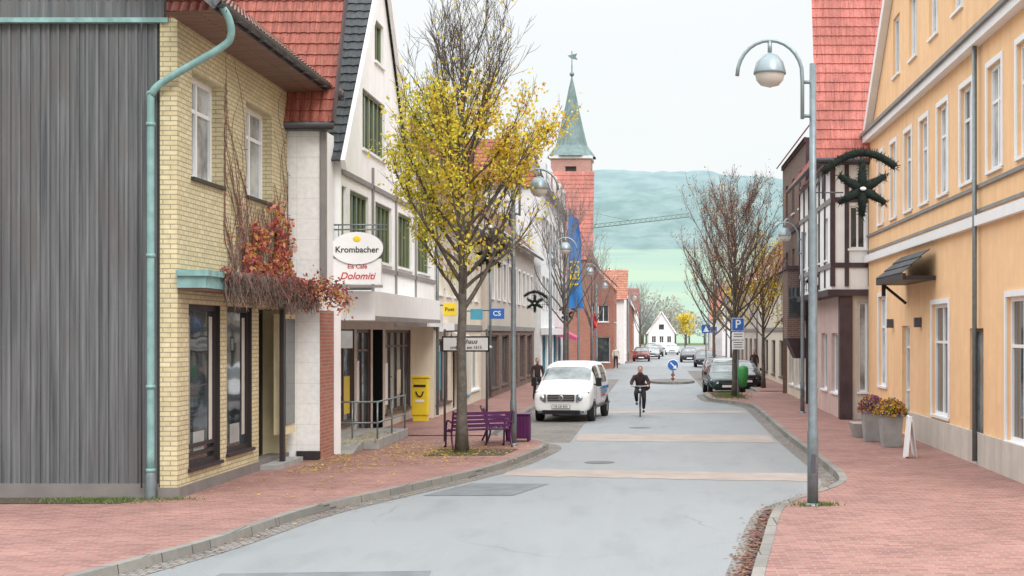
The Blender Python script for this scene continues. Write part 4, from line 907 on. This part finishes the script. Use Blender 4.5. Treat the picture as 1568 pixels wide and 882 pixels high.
# ============================================================ VEHICLES
def vehicle(name,loc,rz,paint,st,side_i,ws_i,rear_i,wh,wr,front=True,van=False):
    e=grp(name,loc,rz); b=MB(); n=11; vs=[]
    for (y,w,zb,zm,zt,wrf,zr) in st:
        h=[(w*.90,zb),(w,zm),(w*.97,zt),(wrf,zr),(wrf*.55,zr+.025),(0,zr+.035)]
        ring_=[(x,z) for x,z in h]+[(-x,z) for x,z in h[-2::-1]]
        vs+=[(x,y,z) for x,z in ring_]
    b.v=list(vs); gi=b.mi(paint); gl=b.mi(m_glass); gw=b.mi(m_wind)
    for i in range(len(st)-1):
        for j in range(n):
            q=(j+1)%n
            m=gi
            if j in (2,7) and i in side_i: m=gl
            if j in (3,4,5,6) and (i in ws_i or i in rear_i): m=gw
            b.f.append((i*n+j,(i+1)*n+j,(i+1)*n+q,i*n+q)); b.m.append(m); b.sm.append(True)
    b.f.append(tuple(range(n))); b.m.append(gi); b.sm.append(True); k_=(len(st)-1)*n
    b.f.append(tuple(range(k_+n-1,k_-1,-1))); b.m.append(gi); b.sm.append(True)
    b.obj('body',e,local=True,sub=2)
    d=MB(); W0=max(s[1] for s in st)
    for yy in wh:
        for s in (-1,1):
            x=s*(W0-.11)
            d.lathe((x,yy,wr),[(.001,-.11),(wr*.62,-.11),(wr*.95,-.11),(wr,-.07),(wr,.07),(wr*.95,.11),(wr*.64,.115),(wr*.6,.08),(.001,.08)] if s>0 else [(.001,-.08),(wr*.6,-.08),(wr*.64,-.115),(wr*.95,-.11),(wr,-.07),(wr,.07),(wr*.95,.11),(.001,.11)],m_rub,24,'x')
            d.lathe((x+s*.09,yy,wr),[(.001,s*.005),(wr*.2,s*.02),(wr*.58,s*.005)],m_rim,16,'x')
            d.lathe((s*(W0-.10),yy,wr+.01),[(wr*1.15,-.09),(wr*1.17,s*.085),(wr*1.02,s*.085)],m_blk,24,'x')
    if van:
        d.box((-.44,-.07,.70),(.44,.10,.90),m_blk)
        for z in (.735,.79,.845): d.box((-.42,-.082,z),(.42,-.071,z+.018),m_rim)
        d.lathe((0,-.075,.80),[(.055,.012),(.085,.012),(.09,.0)],m_rim,18,'y')
        for a in (90,210,330): d.bar((0,-.092,.80),(.075*math.cos(math.radians(a)),-.092,.80+.075*math.sin(math.radians(a))),.01,.015,m_rim)
        d.box((-.62,-.03,.26),(.62,.12,.40),m_blk); d.box((-.30,-.05,.455),(.30,-.03,.575),m_blk); d.box((-.285,-.056,.465),(.285,-.051,.565),m_wht)
        for s in (-1,1):
            d.hexa([V(p) for p in ((s*.49,-.055,.66),(s*.84,.06,.68),(s*.82,.3,.68),(s*.49,.2,.66),(s*.50,-.03,.90),(s*.90,.18,1.0),(s*.86,.4,1.0),(s*.50,.3,.90))],m_glb)
            d.ell((s*.62,.0,.78),(.085,.05,.085),m_rim); d.ell((s*.79,.09,.80),(.06,.05,.07),m_wht)
            d.box((s*1.0,.98,1.14),(s*1.17,1.10,1.42),m_blk); d.bar((s*.93,1.06,1.2),(s*1.02,1.04,1.2),.04,.05,m_blk); d.box((s*.62,-.035,.30),(s*.74,.10,.38),m_glb)
            d.box((s*.978,1.33,.5),(s*.972,1.345,1.12),m_gut); d.box((s*.978,2.35,.5),(s*.972,2.37,1.8),m_gut); d.box((s*.982,.55,.44),(s*.972,4.5,.50),m_blk); d.box((s*.99,2.15,1.02),(s*.97,2.3,1.06),m_blk)
        d.tube([(-.6,.82,1.20),(-.1,.93,1.27)],.012,m_blk,5); d.tube([(.1,.84,1.22),(.6,.9,1.23)],.012,m_blk,5)
        d.bar((-.82,.10,.99),(.82,.10,.99),.012,.012,m_gut)
        for i,(z,c) in enumerate(((1.0,m_blue),(.86,m_cblue),(.74,m_pink))): d.box((.972,2.6,z),(.978,4.2-i*.4,z+.09),c)
        text('OB UB 8021',(0,-.058,.515),.095,m_blk,e,local=True)
    else:
        d.box((-.36,-.045,.50),(.36,.08,.62),m_blk); d.box((-.27,-.055,.36),(.27,-.03,.47),m_wht); d.box((-.6,-.03,.22),(.6,.08,.32),m_blk); d.box((-.34,-.052,.555),(.34,-.046,.57),m_rim)
        for s in (-1,1):
            d.hexa([V(p) for p in ((s*.45,-.03,.54),(s*.76,.07,.56),(s*.76,.25,.56),(s*.45,.2,.54),(s*.45,.03,.70),(s*.80,.18,.73),(s*.78,.32,.73),(s*.45,.25,.70))],m_rim if front else m_red)
            d.box((s*.88,1.25,.92),(s*1.02,1.35,1.06),paint); d.box((s*.885,1.3,.42),(s*.878,3.1,.48),m_blk)
        L=st[-1][0]; d.box((-.26,L-.01,.6),(.26,L+.03,.72),m_wht)
    d.obj('wheels_and_fittings',e,local=True)
m_vw=Mt('car_paint_white',(.80,.81,.82),.25,var=.02,spec=.6); m_cg=Mt('car_paint_dark_green',(.012,.045,.04),.15,spec=.9); m_cb=Mt('car_paint_black',(.015,.016,.02),.15,spec=.9); m_cs=Mt('car_paint_silver',(.35,.36,.37),.3,.5); m_crd=Mt('car_paint_dark_red',(.14,.02,.02),.25)
VST=[(-.02,.78,.26,.42,.70,.68,.86),(.03,.90,.24,.50,.84,.78,.95),(.16,.95,.22,.56,.94,.84,1.02),(.50,.97,.22,.6,1.03,.87,1.11),(.80,.97,.22,.6,1.10,.88,1.17),(.92,.97,.22,.6,1.12,.87,1.24),(1.62,.97,.22,.6,1.18,.79,1.84),(1.75,.97,.22,.6,1.18,.78,1.90),(2.6,.97,.22,.6,1.18,.78,1.93),(2.75,.97,.22,.6,1.18,.78,1.93),(4.3,.97,.24,.6,1.18,.77,1.90),(4.65,.95,.26,.6,1.18,.76,1.86),(4.78,.90,.3,.6,1.16,.73,1.75)]
vehicle('parked_van',(-2.98,46.6,.0),math.radians(-6),m_vw,VST,{6,7,9},{5},set(),(.95,4.0),.34,van=True)
CST=[(-.01,.70,.28,.42,.56,.60,.64),(.06,.82,.22,.45,.66,.70,.74),(.45,.87,.18,.5,.78,.74,.86),(1.0,.88,.18,.52,.88,.78,.95),(1.12,.88,.18,.52,.90,.77,.98),(1.75,.88,.18,.52,.93,.66,1.38),(1.9,.88,.18,.52,.93,.64,1.43),(2.5,.88,.18,.52,.94,.64,1.46),(2.62,.88,.18,.52,.94,.64,1.46),(3.4,.88,.18,.52,.95,.64,1.42),(3.55,.88,.2,.52,.96,.66,1.36),(4.0,.86,.22,.52,.96,.70,1.02),(4.15,.80,.28,.5,.9,.66,.95)]
def car(loc,rz,p): vehicle('parked_car',loc,math.radians(rz),p,CST,{5,6,8,9},{4},{10},(.75,3.3),.31)
car((3.5,67.2,0),3,m_cg); car((4.85,74.2,0),5,m_cb); car((4.1,81,0),0,m_cs); car((4.0,88,0),0,m_cb)
car((4.4,121,0),0,m_cb)
car((-.1,160,0),0,m_cs); car((-1.2,146,0),0,m_crd); car((.4,176,0),0,m_cb); car((3.6,142,0),0,m_cb); car((2.5,190,0),0,m_vw); car((-.3,205,0),0,m_cb)
# ============================================================ PEOPLE
def skin(name,chains,mat,parent,sub=2):
    verts=[];edges=[];rad=[];idx={}
    for ch in chains:
        prev=None
        for p,r_ in ch:
            key=tuple(round(c,4) for c in p)
            if key not in idx: idx[key]=len(verts); verts.append(p); rad.append(r_)
            i=idx[key]
            if prev is not None and prev!=i: edges.append((prev,i))
            prev=i
    me=bpy.data.meshes.new(name); me.from_pydata(verts,edges,[]); me.materials.append(mat)
    o=bpy.data.objects.new(name,me); col.objects.link(o); o.parent=parent
    q=o.modifiers.new('Skin','SKIN'); q.use_smooth_shade=True
    if not me.skin_vertices: return o
    sv=me.skin_vertices[0].data
    for i,r_ in enumerate(rad):
        rr=r_ if isinstance(r_,tuple) else (r_,r_); sv[i].radius=rr; sv[i].use_root=(i==0)
    s=o.modifiers.new('Sub','SUBSURF'); s.levels=sub; s.render_levels=sub
    return o
def headm(parent,c,s=1,hair=m_hair):
    mb=MB(); x,y,z=c
    mb.ell((x,y,z),(.076*s,.092*s,.115*s),m_skin,16,12); mb.ell((x,y-.095*s,z-.01*s),(.014*s,.02*s,.026*s),m_skin,8,6)
    for q in (-1,1): mb.ell((x+q*.078*s,y+.005,z-.005),(.012*s,.02*s,.032*s),m_skin,8,6); mb.ell((x+q*.03*s,y-.082*s,z+.018*s),(.013*s,.01*s,.008*s),m_wht,8,6); mb.ell((x+q*.03*s,y-.091*s,z+.018*s),(.006*s,.004*s,.006*s),m_blk,6,4); mb.box((x+q*.03-.016,y-.09*s,z+.032*s),(x+q*.03+.016,y-.082*s,z+.038*s),hair)
    mb.ell((x,y-.084*s,z-.055*s),(.026*s,.01*s,.007*s),m_red,8,5)
    mb.ell((x,y+.022*s,z+.035*s),(.086*s,.09*s,.098*s),hair,16,10); mb.obj('head',parent,local=True)
def hand(parent,w,d,s,curl=1):
    w=V(w);d=V(d).normalized(); lat=V((s,0,0)); dn=V((0,0,-1)); ch=[[(tuple(w),.022),(tuple(w+d*.05),(.036,.018)),(tuple(w+d*.085),(.036,.016))]]
    for i,l in enumerate((.066,.074,.070,.056)):
        a=w+d*.08+lat*(-.027+.018*i); b_=a+d*l*.45+dn*l*.15*curl; c=b_+dn*l*.45*curl+d*l*.1; e_=c-d*l*.25*curl+dn*l*.1
        ch.append([(tuple(w+d*.05),(.036,.018)),(tuple(a),.0095),(tuple(b_),.009),(tuple(c),.008),(tuple(e_),.007)])
    a=w+d*.03-lat*.03; ch.append([(tuple(w+d*.05),(.036,.018)),(tuple(a-lat*.012),.011),(tuple(a+d*.03+dn*.03-lat*.01),.009),(tuple(a+d*.045+dn*.05),.008)])
    skin('hand',ch,m_skin,parent,1)
cy_=grp('cyclist',(-.45,50.2,0)); P0=cy_
skin('jacket',[[((0,.17,.95),(.17,.13)),((0,.14,1.10),(.17,.13)),((0,.08,1.26),(.20,.135)),((0,.03,1.38),(.18,.12)),((0,.0,1.46),(.08,.08)),((0,-.02,1.52),.055)],
 [((0,.03,1.38),(.18,.12)),((.20,.02,1.37),.085),((.31,-.06,1.17),.066),((.275,-.27,1.09),.045)],[((0,.03,1.38),(.18,.12)),((-.20,.02,1.37),.085),((-.31,-.06,1.17),.066),((-.275,-.27,1.09),.045)]],m_jack,P0)
skin('trousers',[[((0,.17,.93),(.16,.13)),((.10,.14,.92),.11),((.135,-.13,.62),.08),((.12,.04,.24),.052)],[((0,.17,.93),(.16,.13)),((-.10,.14,.92),.11),((-.145,-.22,.80),.082),((-.12,-.0,.50),.055)]],m_trou,P0)
headm(P0,(0,-.05,1.62))
mb=MB(); mb.ell((.12,-.02,.17),(.045,.13,.045),m_blk); mb.ell((-.12,-.07,.44),(.045,.13,.045),m_blk); mb.obj('shoes',P0,local=True)
hand(P0,(.275,-.27,1.09),(0,-1,-.1),1); hand(P0,(-.275,-.27,1.09),(0,-1,-.1),-1)
sc_=MB(); sc_.lathe((0,-.01,1.47),[(.10,-.04),(.095,.03),(.065,.06)],m_jack,14); sc_.ell((.17,.35,1.0),(.18,.22,.14),m_jack); sc_.obj('scarf_and_bag',P0,local=True)
bk=MB()
for yy in (-.53,.53):
    bk.lathe((0,yy,.345),[(.345,-.0),(.338,.018),(.315,.012),(.315,-.012),(.338,-.018),(.345,0)],m_rub,36,'x')
    for i in range(16): a=math.pi*i/8; bk.tube([(0,yy,.345),(0,yy+.32*math.cos(a),.345+.32*math.sin(a))],.002,m_rim,3)
    bk.lathe((0,yy,.345),[(.001,-.04),(.025,-.04),(.025,.04),(.001,.04)],m_rim,10,'x')
    ar=[(0,yy+.375*math.cos(a),.345+.375*math.sin(a)) for a in [math.radians(q) for q in range(10,175,15)]]; bk.tube(ar,.028,m_blk,6)
for a,b_ in (((0,-.38,.88),(0,.02,.3)),((0,-.37,.80),(0,.17,.78)),((0,.02,.3),(0,.2,.90)),((0,.02,.3),(0,.53,.345)),((0,.18,.78),(0,.53,.345)),((0,-.38,.98),(0,-.53,.345))): bk.tube([a,b_],.018,m_blk,7)
bk.tube(smooth([(.30,-.27,1.06),(.27,-.36,1.07),(.1,-.40,1.06),(-.1,-.40,1.06),(-.27,-.36,1.07),(-.30,-.27,1.06)],3),.013,m_rim,7); bk.tube([(0,-.38,.95),(0,-.40,1.06)],.015,m_rim,7)
bk.ell((0,.22,.91),(.09,.13,.035),m_blk); bk.ell((0,-.45,.92),(.05,.05,.05),m_rim); bk.tube([(-.14,-.04,.40),(.0,-.02,.40)],.01,m_rim,5); bk.tube([(.14,.03,.13),(.02,.03,.13)],.01,m_rim,5)
bk.tube([(.02,.03,.14),(.02,.01,.3)],.01,m_rim,5); bk.tube([(-.02,-.04,.42),(-.02,.01,.3)],.01,m_rim,5)
bk.obj('bicycle',P0,local=True)
def person(loc,rz,jm,tm,s=1):
    e=grp('pedestrian',loc,math.radians(rz)); e.scale=(s,s,s)
    skin('coat',[[((0,0,.95),(.15,.11)),((0,0,1.12),(.14,.10)),((0,0,1.30),(.17,.11)),((0,0,1.41),(.14,.09)),((0,0,1.47),.06),((0,-.01,1.54),.05)],
      [((0,0,1.41),(.14,.09)),((.19,0,1.40),.065),((.25,.06,1.13),.05),((.25,-.04,.90),.038)],[((0,0,1.41),(.14,.09)),((-.19,0,1.40),.065),((-.25,-.02,1.13),.05),((-.26,-.14,.93),.038)]],jm,e)
    skin('legs',[[((0,0,.93),(.14,.11)),((.09,0,.90),.095),((.10,-.12,.50),.062),((.10,-.10,.09),.045),((.10,-.22,.05),.04)],[((0,0,.93),(.14,.11)),((-.09,0,.90),.095),((-.10,.05,.50),.062),((-.10,.22,.12),.045),((-.10,.12,.05),.04)]],tm,e)
    headm(e,(0,-.02,1.64)); hand(e,(.25,-.04,.90),(0,-.2,-1),1,.4); hand(e,(-.26,-.14,.93),(0,-.2,-1),-1,.4)
person((-4.75,59,.12),20,m_jack,m_trou); person((-2.9,112,.12),10,m_beige,m_trou); person((6.2,88,.12),0,m_jack,m_trou)
# ============================================================ LIGHT, SKY, CAMERA
w=bpy.data.worlds.new('World'); sc.world=w; w.use_nodes=True; t=w.node_tree; bg=t.nodes['Background']
el,az=math.radians(42),math.radians(155)
sky=t.nodes.new('ShaderNodeTexSky'); sky.sky_type='NISHITA'; sky.sun_disc=False; sky.sun_elevation=el; sky.sun_rotation=az; sky.dust_density=4; sky.air_density=1
tc=t.nodes.new('ShaderNodeTexCoord'); sp=t.nodes.new('ShaderNodeSeparateXYZ'); t.links.new(tc.outputs['Generated'],sp.inputs[0])
mr=t.nodes.new('ShaderNodeMapRange'); mr.interpolation_type='SMOOTHSTEP'; mr.inputs[1].default_value=.2; mr.inputs[2].default_value=.75; t.links.new(sp.outputs[2],mr.inputs[0])
cl=noisen(t,tc.outputs['Generated'],2.2,5,(1,1,3))
low=mixc(t,ramp(t,cl,.35,.7),(.88,.92,.925),(.94,.955,.955))
ov=mixc(t,mr.outputs[0],low,(2.6,2.65,2.7))
ms=t.nodes.new('ShaderNodeVectorMath'); ms.operation='SCALE'; ms.inputs['Scale'].default_value=.010; t.links.new(sky.outputs[0],ms.inputs[0])
fin=mixc(t,1.0,ov,ms.outputs[0],'ADD')
for n in t.nodes:
    if n.bl_idname=='ShaderNodeMix': n.clamp_result=False; n.clamp_factor=True
t.links.new(fin,bg.inputs[0]); bg.inputs[1].default_value=1.0
sd=bpy.data.lights.new('sun','SUN'); sd.energy=1.3; sd.angle=math.radians(20); sd.color=(1,.96,.9)
so=bpy.data.objects.new('sun',sd); col.objects.link(so)
d=V((math.sin(az)*math.cos(el),math.cos(az)*math.cos(el),math.sin(el))); so.rotation_euler=d.to_track_quat('Z','Y').to_euler()
cd=bpy.data.cameras.new('camera'); cd.sensor_width=36; cd.lens=36*2200/1568; cd.shift_x=-216/1568; cd.shift_y=69/1568; cd.clip_end=6000; cd.clip_start=.1
co=bpy.data.objects.new('camera',cd); col.objects.link(co); co.location=(0,0,2.9); co.rotation_euler=(math.pi/2,0,0); sc.camera=co
